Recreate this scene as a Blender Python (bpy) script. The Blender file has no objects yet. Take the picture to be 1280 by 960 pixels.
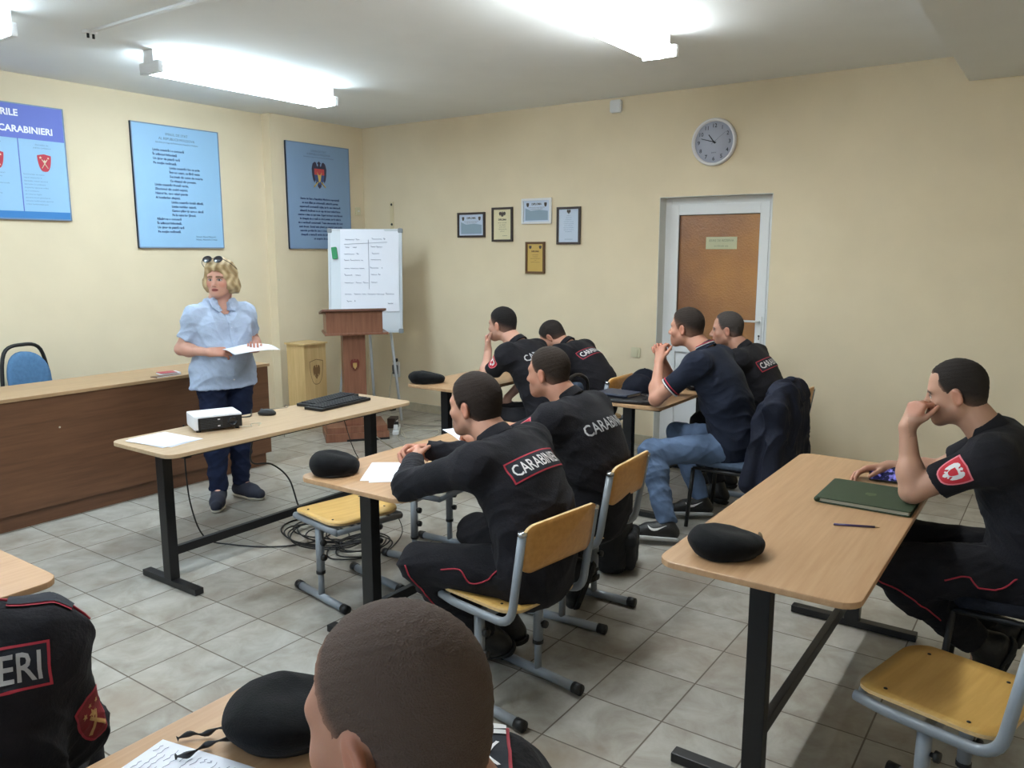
import bpy, bmesh, math, random
import numpy as np
from mathutils import Vector, Matrix
from mathutils.bvhtree import BVHTree
random.seed(7)
rng = np.random.RandomState(5)
SC = bpy.context.scene
COL = SC.collection
PI = math.pi

# ------------------------------------------------------------------ materials
def lin(c):
    return tuple(((v/255.0)/12.92 if v/255.0 <= 0.04045 else (((v/255.0)+0.055)/1.055)**2.4) for v in c)

def new_mat(name):
    m = bpy.data.materials.new(name); m.use_nodes = True
    nt = m.node_tree
    return m, nt, nt.nodes['Principled BSDF']

def mat(name, rgb, rough=0.6, metal=0.0, noise=0.0, scale=20.0, bump=0.0, bscale=60.0, spec=0.5, stretch=(1, 1, 1), emit=None, sheen=0.0):
    """plain procedural material; noise varies the colour, bump the surface"""
    m, nt, b = new_mat(name)
    c = lin(rgb)
    b.inputs['Base Color'].default_value = (*c, 1)
    b.inputs['Roughness'].default_value = rough
    b.inputs['Metallic'].default_value = metal
    b.inputs['Specular IOR Level'].default_value = spec
    if sheen: b.inputs['Sheen Weight'].default_value = sheen
    tc = mp = None
    if noise or bump:
        tc = nt.nodes.new('ShaderNodeTexCoord'); mp = nt.nodes.new('ShaderNodeMapping')
        mp.inputs['Scale'].default_value = stretch
        nt.links.new(tc.outputs['Object'], mp.inputs['Vector'])
    if noise:
        n = nt.nodes.new('ShaderNodeTexNoise'); n.inputs['Scale'].default_value = scale; n.inputs['Detail'].default_value = 4
        nt.links.new(mp.outputs['Vector'], n.inputs['Vector'])
        r = nt.nodes.new('ShaderNodeValToRGB')
        r.color_ramp.elements[0].position = 0.3; r.color_ramp.elements[1].position = 0.7
        r.color_ramp.elements[0].color = (*[max(0, v*(1-noise)) for v in c], 1)
        r.color_ramp.elements[1].color = (*[min(1, v*(1+noise)) for v in c], 1)
        nt.links.new(n.outputs['Fac'], r.inputs['Fac']); nt.links.new(r.outputs['Color'], b.inputs['Base Color'])
    if bump:
        n2 = nt.nodes.new('ShaderNodeTexNoise'); n2.inputs['Scale'].default_value = bscale; n2.inputs['Detail'].default_value = 3
        nt.links.new(mp.outputs['Vector'], n2.inputs['Vector'])
        bp = nt.nodes.new('ShaderNodeBump'); bp.inputs['Strength'].default_value = bump; bp.inputs['Distance'].default_value = 0.01
        nt.links.new(n2.outputs['Fac'], bp.inputs['Height']); nt.links.new(bp.outputs['Normal'], b.inputs['Normal'])
    if emit:
        b.inputs['Emission Color'].default_value = (*emit[0], 1); b.inputs['Emission Strength'].default_value = emit[1]
    return m

def attr_mat(name, rough=0.55, bump=0.0, bscale=300, spec=0.35, sss=0.0):
    m, nt, b = new_mat(name)
    a = nt.nodes.new('ShaderNodeAttribute'); a.attribute_name = 'tint'
    tc = nt.nodes.new('ShaderNodeTexCoord')
    n = nt.nodes.new('ShaderNodeTexNoise'); n.inputs['Scale'].default_value = bscale; n.inputs['Detail'].default_value = 2
    nt.links.new(tc.outputs['Object'], n.inputs['Vector'])
    mx = nt.nodes.new('ShaderNodeMix'); mx.data_type = 'RGBA'; mx.blend_type = 'MULTIPLY'; mx.inputs[0].default_value = 0.25
    nt.links.new(a.outputs['Color'], mx.inputs[6]); nt.links.new(n.outputs['Color'], mx.inputs[7])
    mx2 = nt.nodes.new('ShaderNodeMix'); mx2.data_type = 'RGBA'; mx2.inputs[0].default_value = 0.6
    nt.links.new(mx.outputs[2], mx2.inputs[6]); nt.links.new(a.outputs['Color'], mx2.inputs[7])
    nt.links.new(mx2.outputs[2], b.inputs['Base Color'])
    b.inputs['Roughness'].default_value = rough; b.inputs['Specular IOR Level'].default_value = spec
    if sss:
        b.inputs['Subsurface Weight'].default_value = sss; b.inputs['Subsurface Radius'].default_value = (0.02, 0.008, 0.004); b.inputs['Subsurface Scale'].default_value = 0.3
    if bump:
        bp = nt.nodes.new('ShaderNodeBump'); bp.inputs['Strength'].default_value = bump; bp.inputs['Distance'].default_value = 0.004
        nt.links.new(n.outputs['Fac'], bp.inputs['Height']); nt.links.new(bp.outputs['Normal'], b.inputs['Normal'])
    return m

def wood_mat(name, c0, c1, scale=(1.2, 22, 22), rough=0.42, nscale=3.0):
    m, nt, b = new_mat(name)
    tc = nt.nodes.new('ShaderNodeTexCoord'); mp = nt.nodes.new('ShaderNodeMapping'); mp.inputs['Scale'].default_value = scale
    n = nt.nodes.new('ShaderNodeTexNoise'); n.inputs['Scale'].default_value = nscale; n.inputs['Detail'].default_value = 6; n.inputs['Roughness'].default_value = 0.6
    r = nt.nodes.new('ShaderNodeValToRGB')
    r.color_ramp.elements[0].position = 0.32; r.color_ramp.elements[1].position = 0.68
    r.color_ramp.elements[0].color = (*lin(c0), 1); r.color_ramp.elements[1].color = (*lin(c1), 1)
    nt.links.new(tc.outputs['Object'], mp.inputs['Vector']); nt.links.new(mp.outputs['Vector'], n.inputs['Vector'])
    nt.links.new(n.outputs['Fac'], r.inputs['Fac']); nt.links.new(r.outputs['Color'], b.inputs['Base Color'])
    b.inputs['Roughness'].default_value = rough
    return m

# ------------------------------------------------------------------ objects
def put(o, parent=None, mw=None):
    COL.objects.link(o)
    if parent is not None: o.parent = parent
    return o

def tag(o, label=None, cat=None, group=None, kind=None):
    if label: o['label'] = label
    if cat: o['category'] = cat
    if group: o['group'] = group
    if kind: o['kind'] = kind
    return o

def thing(name, label, cat, loc=(0, 0, 0), rz=0.0, group=None):
    o = bpy.data.objects.new(name, None); o.empty_display_size = 0.05
    COL.objects.link(o); o.location = loc; o.rotation_euler = (0, 0, rz)
    return tag(o, label, cat, group)

def mesh_obj(name, verts, faces, mats, parent=None, smooth=False, mi=None):
    me = bpy.data.meshes.new(name)
    me.from_pydata([tuple(v) for v in verts], [], [tuple(f) for f in faces])
    if not isinstance(mats, (list, tuple)): mats = [mats]
    for m in mats: me.materials.append(m)
    if mi is not None: me.polygons.foreach_set('material_index', mi)
    if smooth: me.polygons.foreach_set('use_smooth', [True]*len(me.polygons))
    me.update()
    return put(bpy.data.objects.new(name, me), parent)

class MB:
    """collects shapes into one mesh"""
    def __init__(s): s.bm = bmesh.new(); s.mi = 0
    def _add(s, verts, faces, smooth=False):
        vs = [s.bm.verts.new(v) for v in verts]
        for f in faces:
            try:
                fc = s.bm.faces.new([vs[i] for i in f]); fc.material_index = s.mi; fc.smooth = smooth
            except ValueError: pass
        return vs
    def box(s, c, size, R=None, bevel=0.0):
        bm2 = bmesh.new(); bmesh.ops.create_cube(bm2, size=1.0)
        for v in bm2.verts: v.co = Vector((v.co.x*size[0], v.co.y*size[1], v.co.z*size[2]))
        if bevel: bmesh.ops.bevel(bm2, geom=list(bm2.edges), offset=bevel, segments=2, affect='EDGES', profile=0.7)
        s.merge(bm2, c, R); return s
    def box2(s, lo, hi, bevel=0.0):
        return s.box([(a+b)/2 for a, b in zip(lo, hi)], [b-a for a, b in zip(lo, hi)], None, bevel)
    def merge(s, bm2, c=(0, 0, 0), R=None):
        bm2.verts.index_update()
        M = Matrix.Translation(Vector(c)) @ (R.to_4x4() if R is not None else Matrix.Identity(4))
        s._add([M @ v.co for v in bm2.verts], [[v.index for v in f.verts] for f in bm2.faces]); bm2.free()
    def prism(s, pts, z0, z1, bevel=0.0, M=None):
        n = len(pts); bm2 = bmesh.new()
        a = [bm2.verts.new((p[0], p[1], z0)) for p in pts]; b = [bm2.verts.new((p[0], p[1], z1)) for p in pts]
        bm2.faces.new(a[::-1]); bm2.faces.new(b)
        for i in range(n): bm2.faces.new((a[i], a[(i+1) % n], b[(i+1) % n], b[i]))
        bmesh.ops.recalc_face_normals(bm2, faces=bm2.faces)
        if bevel:
            ed = [e for e in bm2.edges if abs(e.verts[0].co.z-e.verts[1].co.z) < 1e-6]
            bmesh.ops.bevel(bm2, geom=ed, offset=bevel, segments=2, affect='EDGES', profile=0.7)
        if M is not None: bmesh.ops.transform(bm2, matrix=M, verts=bm2.verts)
        s.merge(bm2); return s
    def tube(s, pts, r, n=10, closed=False, flat=1.0, caps=True):
        pts = [Vector(p) for p in pts]; m = len(pts)
        rs = r if isinstance(r, (list, tuple)) else [r]*m
        tans = []
        for i in range(m):
            if closed: t = pts[(i+1) % m]-pts[i-1]
            else: t = pts[min(i+1, m-1)]-pts[max(i-1, 0)]
            tans.append(t.normalized() if t.length > 1e-9 else Vector((0, 0, 1)))
        up = Vector((0, 0, 1)) if abs(tans[0].z) < 0.9 else Vector((1, 0, 0))
        u = (up - tans[0]*up.dot(tans[0])).normalized(); rings = []
        for i in range(m):
            u = (u - tans[i]*u.dot(tans[i])).normalized(); w = tans[i].cross(u)
            rings.append([pts[i] + (u*math.cos(2*PI*k/n) + w*math.sin(2*PI*k/n)*flat)*rs[i] for k in range(n)])
        vs = [v for ring in rings for v in ring]; fs = []
        for i in range(m if closed else m-1):
            a = i*n; b = ((i+1) % m)*n
            for k in range(n): fs.append((a+k, a+(k+1) % n, b+(k+1) % n, b+k))
        if not closed and caps: fs.append(tuple(range(n))[::-1]); fs.append(tuple((m-1)*n+k for k in range(n)))
        s._add(vs, fs, True); return s
    def lathe(s, prof, n=24, c=(0, 0, 0), R=None):
        vs = []; fs = []; m = len(prof)
        for (r, z) in prof:
            for k in range(n): vs.append(Vector((r*math.cos(2*PI*k/n), r*math.sin(2*PI*k/n), z)))
        for i in range(m-1):
            for k in range(n): fs.append((i*n+k, i*n+(k+1) % n, (i+1)*n+(k+1) % n, (i+1)*n+k))
        if prof[0][0] > 1e-5: fs.append(tuple(range(n))[::-1])
        if prof[-1][0] > 1e-5: fs.append(tuple((m-1)*n+k for k in range(n)))
        if R is not None: vs = [R @ v for v in vs]
        s._add([v+Vector(c) for v in vs], fs, True); return s
    def quad(s, a, b, c, d): s._add([a, b, c, d], [(0, 1, 2, 3)]); return s
    def poly(s, pts): s._add(pts, [tuple(range(len(pts)))]); return s
    def build(s, name, mats, parent=None, smooth=None):
        me = bpy.data.meshes.new(name)
        if smooth is not None:
            for f in s.bm.faces: f.smooth = smooth
        bmesh.ops.recalc_face_normals(s.bm, faces=s.bm.faces)
        s.bm.to_mesh(me); s.bm.free()
        for m in (mats if isinstance(mats, (list, tuple)) else [mats]): me.materials.append(m)
        return put(bpy.data.objects.new(name, me), parent)

def fillet(pts, r, n=5):
    pts = [Vector(p) for p in pts]; out = [pts[0]]
    for i in range(1, len(pts)-1):
        a = (pts[i-1]-pts[i]); b = (pts[i+1]-pts[i]); rr = min(r, a.length*0.45, b.length*0.45)
        p0 = pts[i]+a.normalized()*rr; p1 = pts[i]+b.normalized()*rr
        for k in range(n+1):
            t = k/n; out.append(p0*(1-t)**2 + pts[i]*2*t*(1-t) + p1*t*t)
    out.append(pts[-1]); return out

def spline(pts, n=8, closed=False):
    P = [Vector(p) for p in pts]; out = []; m = len(P)
    rngi = range(m) if closed else range(m-1)
    for i in rngi:
        p0 = P[i-1] if (closed or i > 0) else P[0]; p1 = P[i]; p2 = P[(i+1) % m]
        p3 = P[(i+2) % m] if (closed or i+2 < m) else P[-1]
        for k in range(n):
            t = k/n
            out.append(0.5*((2*p1)+(p2-p0)*t+(2*p0-5*p1+4*p2-p3)*t*t+(3*p1-p0-3*p2+p3)*t**3))
    if not closed: out.append(P[-1])
    return out

def rrect(w, h, r, n=5, cx=0, cy=0):
    pts = []
    for (sx, sy, a0) in ((1, 1, 0), (-1, 1, 90), (-1, -1, 180), (1, -1, 270)):
        for k in range(n+1):
            a = math.radians(a0+90*k/n)
            pts.append((cx+sx*(w/2-r)+r*math.cos(a), cy+sy*(h/2-r)+r*math.sin(a)))
    return pts

def text_mesh(txt, size, align='LEFT', bold=0.0, res=2):
    """returns verts (2-D) and faces of the lettering"""
    cu = bpy.data.curves.new('lettering', 'FONT'); cu.body = txt; cu.size = size
    cu.align_x = align; cu.offset = bold; cu.resolution_u = res; cu.fill_mode = 'FRONT'
    o = bpy.data.objects.new('lettering', cu); COL.objects.link(o)
    dg = bpy.context.evaluated_depsgraph_get()
    me = bpy.data.meshes.new_from_object(o.evaluated_get(dg))
    vs = [(v.co.x, v.co.y) for v in me.vertices]; fs = [tuple(p.vertices) for p in me.polygons]
    bpy.data.objects.remove(o); bpy.data.curves.remove(cu); bpy.data.meshes.remove(me)
    return vs, fs

def flat_text(name, lines, mat_, parent, M):
    """lines: (text, x, y, size, align, bold); one mesh in the plane given by M"""
    V = []; F = []
    for (t, x, y, sz, al, bo) in lines:
        vs, fs = text_mesh(t, sz, al, bo)
        b = len(V); V += [M @ Vector((vx+x, vy+y, 0)) for vx, vy in vs]; F += [tuple(i+b for i in f) for f in fs]
    return mesh_obj(name, V, F, mat_, parent)

def copy_tree(o, parent=None):
    c = o.copy(); COL.objects.link(c)
    if parent is not None: c.parent = parent
    for ch in list(o.children): copy_tree(ch, c)
    return c

# ------------------------------------------------------------------ signed distance modelling
def V3(*a): return np.array(a if len(a) == 3 else a[0], float)
def unit(v): v = np.asarray(v, float); return v/max(np.linalg.norm(v), 1e-9)

def rc(a, b, ra, rb, k=0.02, w=None, s=1.0, op='u', clip=None, kc=0.0):
    a = V3(a); b = V3(b); m = max(ra, rb)*max(1.0, s)
    if w is not None: w = unit(w)
    def f(X, Y, Z):
        bx, by, bz = b-a
        px, py, pz = X-a[0], Y-a[1], Z-a[2]
        if w is not None:
            q = (px*w[0]+py*w[1]+pz*w[2])*(1-1/s); px, py, pz = px-q*w[0], py-q*w[1], pz-q*w[2]
            qb = (bx*w[0]+by*w[1]+bz*w[2])*(1-1/s); bx, by, bz = bx-qb*w[0], by-qb*w[1], bz-qb*w[2]
        L = bx*bx+by*by+bz*bz+1e-12
        t = np.clip((px*bx+py*by+pz*bz)/L, 0, 1)
        d = np.sqrt((px-t*bx)**2+(py-t*by)**2+(pz-t*bz)**2)-(ra+(rb-ra)*t)
        for (pt, n) in (clip or ()):
            n = unit(n); e = (X-pt[0])*n[0]+(Y-pt[1])*n[1]+(Z-pt[2])*n[2]
            d = np.maximum(d, e)
        return d
    return dict(f=f, lo=np.minimum(a, b)-m, hi=np.maximum(a, b)+m, k=k, op=op)

def ell(c, r, R=None, k=0.02, op='u', clip=None):
    c = V3(c); r = V3(r); R = np.eye(3) if R is None else np.asarray(R, float)
    ext = np.abs(R) @ r
    def f(X, Y, Z):
        px, py, pz = X-c[0], Y-c[1], Z-c[2]
        qx = px*R[0, 0]+py*R[1, 0]+pz*R[2, 0]; qy = px*R[0, 1]+py*R[1, 1]+pz*R[2, 1]; qz = px*R[0, 2]+py*R[1, 2]+pz*R[2, 2]
        k0 = np.sqrt((qx/r[0])**2+(qy/r[1])**2+(qz/r[2])**2); k1 = np.sqrt((qx/r[0]**2)**2+(qy/r[1]**2)**2+(qz/r[2]**2)**2)+1e-9
        d = k0*(k0-1)/k1
        for (pt, n) in (clip or ()):
            n = unit(n); d = np.maximum(d, (X-pt[0])*n[0]+(Y-pt[1])*n[1]+(Z-pt[2])*n[2])
        return d
    return dict(f=f, lo=c-ext, hi=c+ext, k=k, op=op)

def rbox(c, h, rad, R=None, k=0.02, op='u'):
    c = V3(c); h = V3(h); R = np.eye(3) if R is None else np.asarray(R, float); ext = np.abs(R) @ h
    def f(X, Y, Z):
        px, py, pz = X-c[0], Y-c[1], Z-c[2]
        q = [np.abs(px*R[0, i]+py*R[1, i]+pz*R[2, i])-(h[i]-rad) for i in range(3)]
        return np.sqrt(sum(np.maximum(e, 0)**2 for e in q))+np.minimum(np.maximum(np.maximum(q[0], q[1]), q[2]), 0)-rad
    return dict(f=f, lo=c-ext, hi=c+ext, k=k, op=op)

def half(pt, n, k=0.004):
    """keep the side the normal points away from"""
    n = unit(n)
    def f(X, Y, Z): return (X-pt[0])*n[0]+(Y-pt[1])*n[1]+(Z-pt[2])*n[2]
    return dict(f=f, lo=None, hi=None, k=k, op='i')

def ring(c, ax, R, h, t, k=0.0, gap=None, tilt=0.0):
    """band of radius R, half height h, half thickness t round axis ax"""
    c = V3(c); ax = unit(ax)
    def f(X, Y, Z):
        px, py, pz = X-c[0], Y-c[1], Z-c[2]
        z = px*ax[0]+py*ax[1]+pz*ax[2]
        rr = np.sqrt(np.maximum(px*px+py*py+pz*pz-z*z, 0))
        d = np.maximum(np.abs(rr-R+tilt*z)-t, np.abs(z)-h)
        if gap is not None:
            pt, n = gap; d = np.maximum(d, (X-pt[0])*n[0]+(Y-pt[1])*n[1]+(Z-pt[2])*n[2])
        return d
    e = R+t+h
    return dict(f=f, lo=c-e, hi=c+e, k=k, op='u')

def smin(a, b, k):
    if k <= 0: return np.minimum(a, b)
    h = np.maximum(k-np.abs(a-b), 0)/k
    return np.minimum(a, b)-h*h*(k*0.25)

def sdf_mesh(prims, res):
    los = np.min([p['lo'] for p in prims if p['op'] == 'u'], axis=0)-3*res
    his = np.max([p['hi'] for p in prims if p['op'] == 'u'], axis=0)+3*res
    n = np.ceil((his-los)/res).astype(int)+1
    ax = [(los[i]+res*np.arange(n[i])).astype(np.float32) for i in range(3)]
    F = np.full(tuple(n), 0.5, np.float32)
    for p in prims:
        if p['lo'] is None: sl = tuple(slice(0, n[i]) for i in range(3))
        else:
            m = p['k']+3*res
            i0 = np.clip(np.floor((p['lo']-m-los)/res).astype(int), 0, n); i1 = np.clip(np.ceil((p['hi']+m-los)/res).astype(int)+1, 0, n)
            if np.any(i1 <= i0): continue
            sl = tuple(slice(i0[i], i1[i]) for i in range(3))
        d = p['f'](ax[0][sl[0]][:, None, None], ax[1][sl[1]][None, :, None], ax[2][sl[2]][None, None, :]).astype(np.float32)
        A = F[sl]
        if p['op'] == 'u': F[sl] = smin(A, d, p['k'])
        elif p['op'] == 's': F[sl] = -smin(-A, d, p['k'])
        else: F[sl] = -smin(-A, -d, p['k'])
    ins = F < 0
    cs = ins[:-1, :-1, :-1].astype(np.int8)
    for (a, b, c) in ((1, 0, 0), (0, 1, 0), (0, 0, 1), (1, 1, 0), (1, 0, 1), (0, 1, 1), (1, 1, 1)):
        cs = cs + ins[a:n[0]-1+a, b:n[1]-1+b, c:n[2]-1+c]
    I = np.argwhere((cs > 0) & (cs < 8))
    vid = np.full(cs.shape, -1, np.int32); vid[I[:, 0], I[:, 1], I[:, 2]] = np.arange(len(I))
    acc = np.zeros((len(I), 3)); cnt = np.zeros(len(I))
    corner = [(i, j, k) for i in (0, 1) for j in (0, 1) for k in (0, 1)]
    val = {c: F[I[:, 0]+c[0], I[:, 1]+c[1], I[:, 2]+c[2]] for c in corner}
    for c in corner:
        for d in range(3):
            if c[d] == 0:
                e = list(c); e[d] = 1; e = tuple(e); va, vb = val[c], val[e]
                m = (va < 0) != (vb < 0)
                t = np.where(m, va/np.where(m, va-vb, 1), 0)
                for q in range(3):
                    acc[:, q] += np.where(m, c[q]+(t if q == d else 0), 0)
                cnt += m
    V = los+res*(I+acc/cnt[:, None])
    faces = []
    for d in range(3):
        a = [slice(0, -1)]*3; b = [slice(0, -1)]*3; a[d] = slice(0, -1); b[d] = slice(1, None)
        s0 = ins[tuple(slice(0, n[i]-1) for i in range(3))]
        sh = [slice(0, n[i]-1) for i in range(3)]; sh[d] = slice(1, n[d])
        s1 = ins[tuple(sh)]
        E = np.argwhere(s0 != s1); u, v = (d+1) % 3, (d+2) % 3
        E = E[(E[:, u] > 0) & (E[:, v] > 0)]
        def cell(du, dv):
            q = E.copy(); q[:, u] += du; q[:, v] += dv; return vid[q[:, 0], q[:, 1], q[:, 2]]
        quad = np.stack([cell(-1, -1), cell(0, -1), cell(0, 0), cell(-1, 0)], 1)
        flip = ~s0[E[:, 0], E[:, 1], E[:, 2]]
        quad[flip] = quad[flip][:, ::-1]
        faces.append(quad[(quad >= 0).all(1)])
    Q = np.concatenate(faces)
    # light smoothing
    ea = np.concatenate([Q[:, [0, 1]], Q[:, [1, 2]], Q[:, [2, 3]], Q[:, [3, 0]]])
    for _ in range(1):
        s = np.zeros_like(V); c = np.zeros(len(V))
        for q in range(3): s[:, q] = np.bincount(ea[:, 0], V[ea[:, 1], q], len(V))+np.bincount(ea[:, 1], V[ea[:, 0], q], len(V))
        c = np.bincount(ea[:, 0], minlength=len(V))+np.bincount(ea[:, 1], minlength=len(V))
        V = V*0.5+0.5*s/np.maximum(c, 1)[:, None]
    return V, Q

def quad_obj(name, V, Q, mats, parent=None, tint=None, wrinkle=0.0, wscale=1.0, seed=0, wdir=(0.4, 0.5, 1.0), calm=()):
    me = bpy.data.meshes.new(name)
    me.vertices.add(len(V)); me.vertices.foreach_set('co', V.astype(np.float32).ravel())
    me.loops.add(Q.size); me.loops.foreach_set('vertex_index', Q.astype(np.int32).ravel())
    me.polygons.add(len(Q)); me.polygons.foreach_set('loop_start', np.arange(0, Q.size, 4, dtype=np.int32))
    me.polygons.foreach_set('use_smooth', np.ones(len(Q), bool))
    me.update(); me.validate()
    if wrinkle:
        N = np.zeros(len(me.vertices)*3, np.float32); me.vertex_normals.foreach_get('vector', N); N = N.reshape(-1, 3)
        P = V+seed*3.1; r = np.random.RandomState(seed); a = np.zeros(len(V))
        warp = 0.045*np.stack([np.sin(P[:, 1]*17+r.rand()*6), np.sin(P[:, 2]*15+r.rand()*6), np.sin(P[:, 0]*19+r.rand()*6)], 1)
        for (fr, am) in ((28, 1.0), (47, 0.6), (75, 0.35)):
            for _ in range(2):
                dr = unit(np.array(wdir)*(0.3+r.rand(3))*np.sign(r.rand(3)-0.3)); ph = (P+warp) @ dr*fr*wscale+r.rand()*6; a += am*(1-np.abs(np.sin(ph)))**1.6*(0.5+0.5*np.sin(P @ (unit(r.rand(3)-0.5)*9)+r.rand()*6))
        wk = np.full(len(V), wrinkle)
        for (c_, r_) in calm: wk *= 0.12+0.88*np.clip(np.linalg.norm(V-np.asarray(c_), axis=1)/r_-0.6, 0, 1)
        V = V+N*(np.clip(a/a.mean()-0.8, -1, 2.2)*wk)[:, None]
        me.vertices.foreach_set('co', V.astype(np.float32).ravel()); me.update()
    if tint is not None:
        at = me.color_attributes.new('tint', 'FLOAT_COLOR', 'POINT')
        at.data.foreach_set('color', np.concatenate([tint, np.ones((len(tint), 1))], 1).astype(np.float32).ravel())
    for m in (mats if isinstance(mats, (list, tuple)) else [mats]): me.materials.append(m)
    o = put(bpy.data.objects.new(name, me), parent)
    return o

def bvh_of(o):
    me = o.data
    return BVHTree.FromPolygons([v.co.copy() for v in me.vertices], [tuple(p.vertices) for p in me.polygons])

def decal(name, vs, fs, bvh, c, R, U, m, parent, lift=0.003, cut=0.008, reach=0.25):
    """lays flat lettering or a patch onto a cloth surface: R right, U up, looking along D = U x R into the cloth"""
    c = Vector(c); R = Vector(R).normalized(); U = Vector(U); U = (U-R*U.dot(R)).normalized(); D = U.cross(R)
    bm = bmesh.new(); vv = [bm.verts.new((v[0], v[1], 0)) for v in vs]
    for f in fs:
        try: bm.faces.new([vv[i] for i in f])
        except ValueError: pass
    bmesh.ops.triangulate(bm, faces=bm.faces)
    for _ in range(5):
        ed = [e for e in bm.edges if e.calc_length() > cut]
        if not ed: break
        bmesh.ops.subdivide_edges(bm, edges=ed, cuts=1)
        bmesh.ops.triangulate(bm, faces=[f for f in bm.faces if len(f.verts) > 3])
    for v in bm.verts:
        o = c+R*v.co.x+U*v.co.y
        h = bvh.ray_cast(o-D*reach, D, reach*2.2)
        if h[0] is None: h = bvh.find_nearest(o)
        n = h[1] if h[1].dot(D) < 0 else -h[1]
        v.co = h[0]+n*lift
    me = bpy.data.meshes.new(name); bm.to_mesh(me); bm.free(); me.materials.append(m)
    return put(bpy.data.objects.new(name, me), parent)
# ------------------------------------------------------------------ people
SKIN = attr_mat('skin', 0.5, 0.05, 400, 0.35, 0.12)
HAIRM = attr_mat('short_hair', 0.75, 0.9, 420, 0.2)
CURLM = attr_mat('wavy_hair', 0.6, 0.5, 260, 0.3)
BLACKCLOTH = mat('black_uniform_cloth', (32, 31, 36), 0.9, noise=0.25, scale=9, bump=0.25, bscale=140, spec=0.2, sheen=0.03)
BLACKTROUSER = mat('black_trouser_cloth', (30, 29, 33), 0.9, noise=0.25, scale=9, bump=0.25, bscale=140, spec=0.2, sheen=0.03)
NAVYPOLO = mat('navy_polo_knit', (30, 35, 50), 0.9, noise=0.2, scale=12, bump=0.2, bscale=200, spec=0.2, sheen=0.03)
NAVYJACKET = mat('navy_jacket_cloth', (25, 29, 45), 0.75, noise=0.25, scale=8, bump=0.2, bscale=90, spec=0.3)
BLUESHIRT = mat('pale_blue_shirt_cotton', (170, 184, 209), 0.85, noise=0.06, scale=30, bump=0.2, bscale=120, spec=0.2)
DENIM = mat('blue_denim', (86, 103, 130), 0.9, noise=0.28, scale=7, bump=0.2, bscale=260, spec=0.2)
DARKDENIM = mat('dark_denim', (26, 33, 56), 0.9, noise=0.25, scale=9, bump=0.2, bscale=260, spec=0.2)
BOOT = mat('black_boot_leather', (22, 21, 22), 0.5, bump=0.2, bscale=90)
SOLE = mat('black_rubber_sole', (27, 27, 27), 0.8, bump=0.4, bscale=120)
WHITESOLE = mat('white_foam_sole', (208, 210, 214), 0.6)
BEIGESOLE = mat('beige_sole', (205, 196, 178), 0.7)
SILVER = mat('silver_print', (176, 176, 180), 0.55)
WHITETXT = mat('white_print', (222, 220, 222), 0.6)
REDTRIM = mat('red_piping', (172, 44, 62), 0.7)
REDPATCH = mat('red_emblem_cloth', (196, 38, 54), 0.75)
DARKRED = mat('dark_red_emblem_cloth', (128, 26, 34), 0.75)
PINKEDGE = mat('pink_emblem_edge', (226, 128, 140), 0.75)
GOLD = mat('gold_thread', (196, 150, 92), 0.6)
NAVYPATCH = mat('navy_patch_cloth', (28, 31, 42), 0.85)

def mixc(a, b, t): return a*(1-t[:, None])+np.asarray(b)[None, :]*t[:, None]
def sm(x, a, b):
    t = np.clip((x-a)/(b-a), 0, 1); return t*t*(3-2*t)

class Frame:
    def __init__(s, o, R): s.o = V3(o); s.R = np.asarray(R, float)
    def p(s, x, y, z): return s.o+s.R @ np.array([x, y, z], float)
    def inv(s, V): return (V-s.o) @ s.R

def rotm(yaw, pitch, roll=0.0):
    return np.array(Matrix.Rotation(math.radians(yaw), 3, 'Z') @ Matrix.Rotation(math.radians(pitch), 3, 'X') @ Matrix.Rotation(math.radians(roll), 3, 'Y'))

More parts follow.
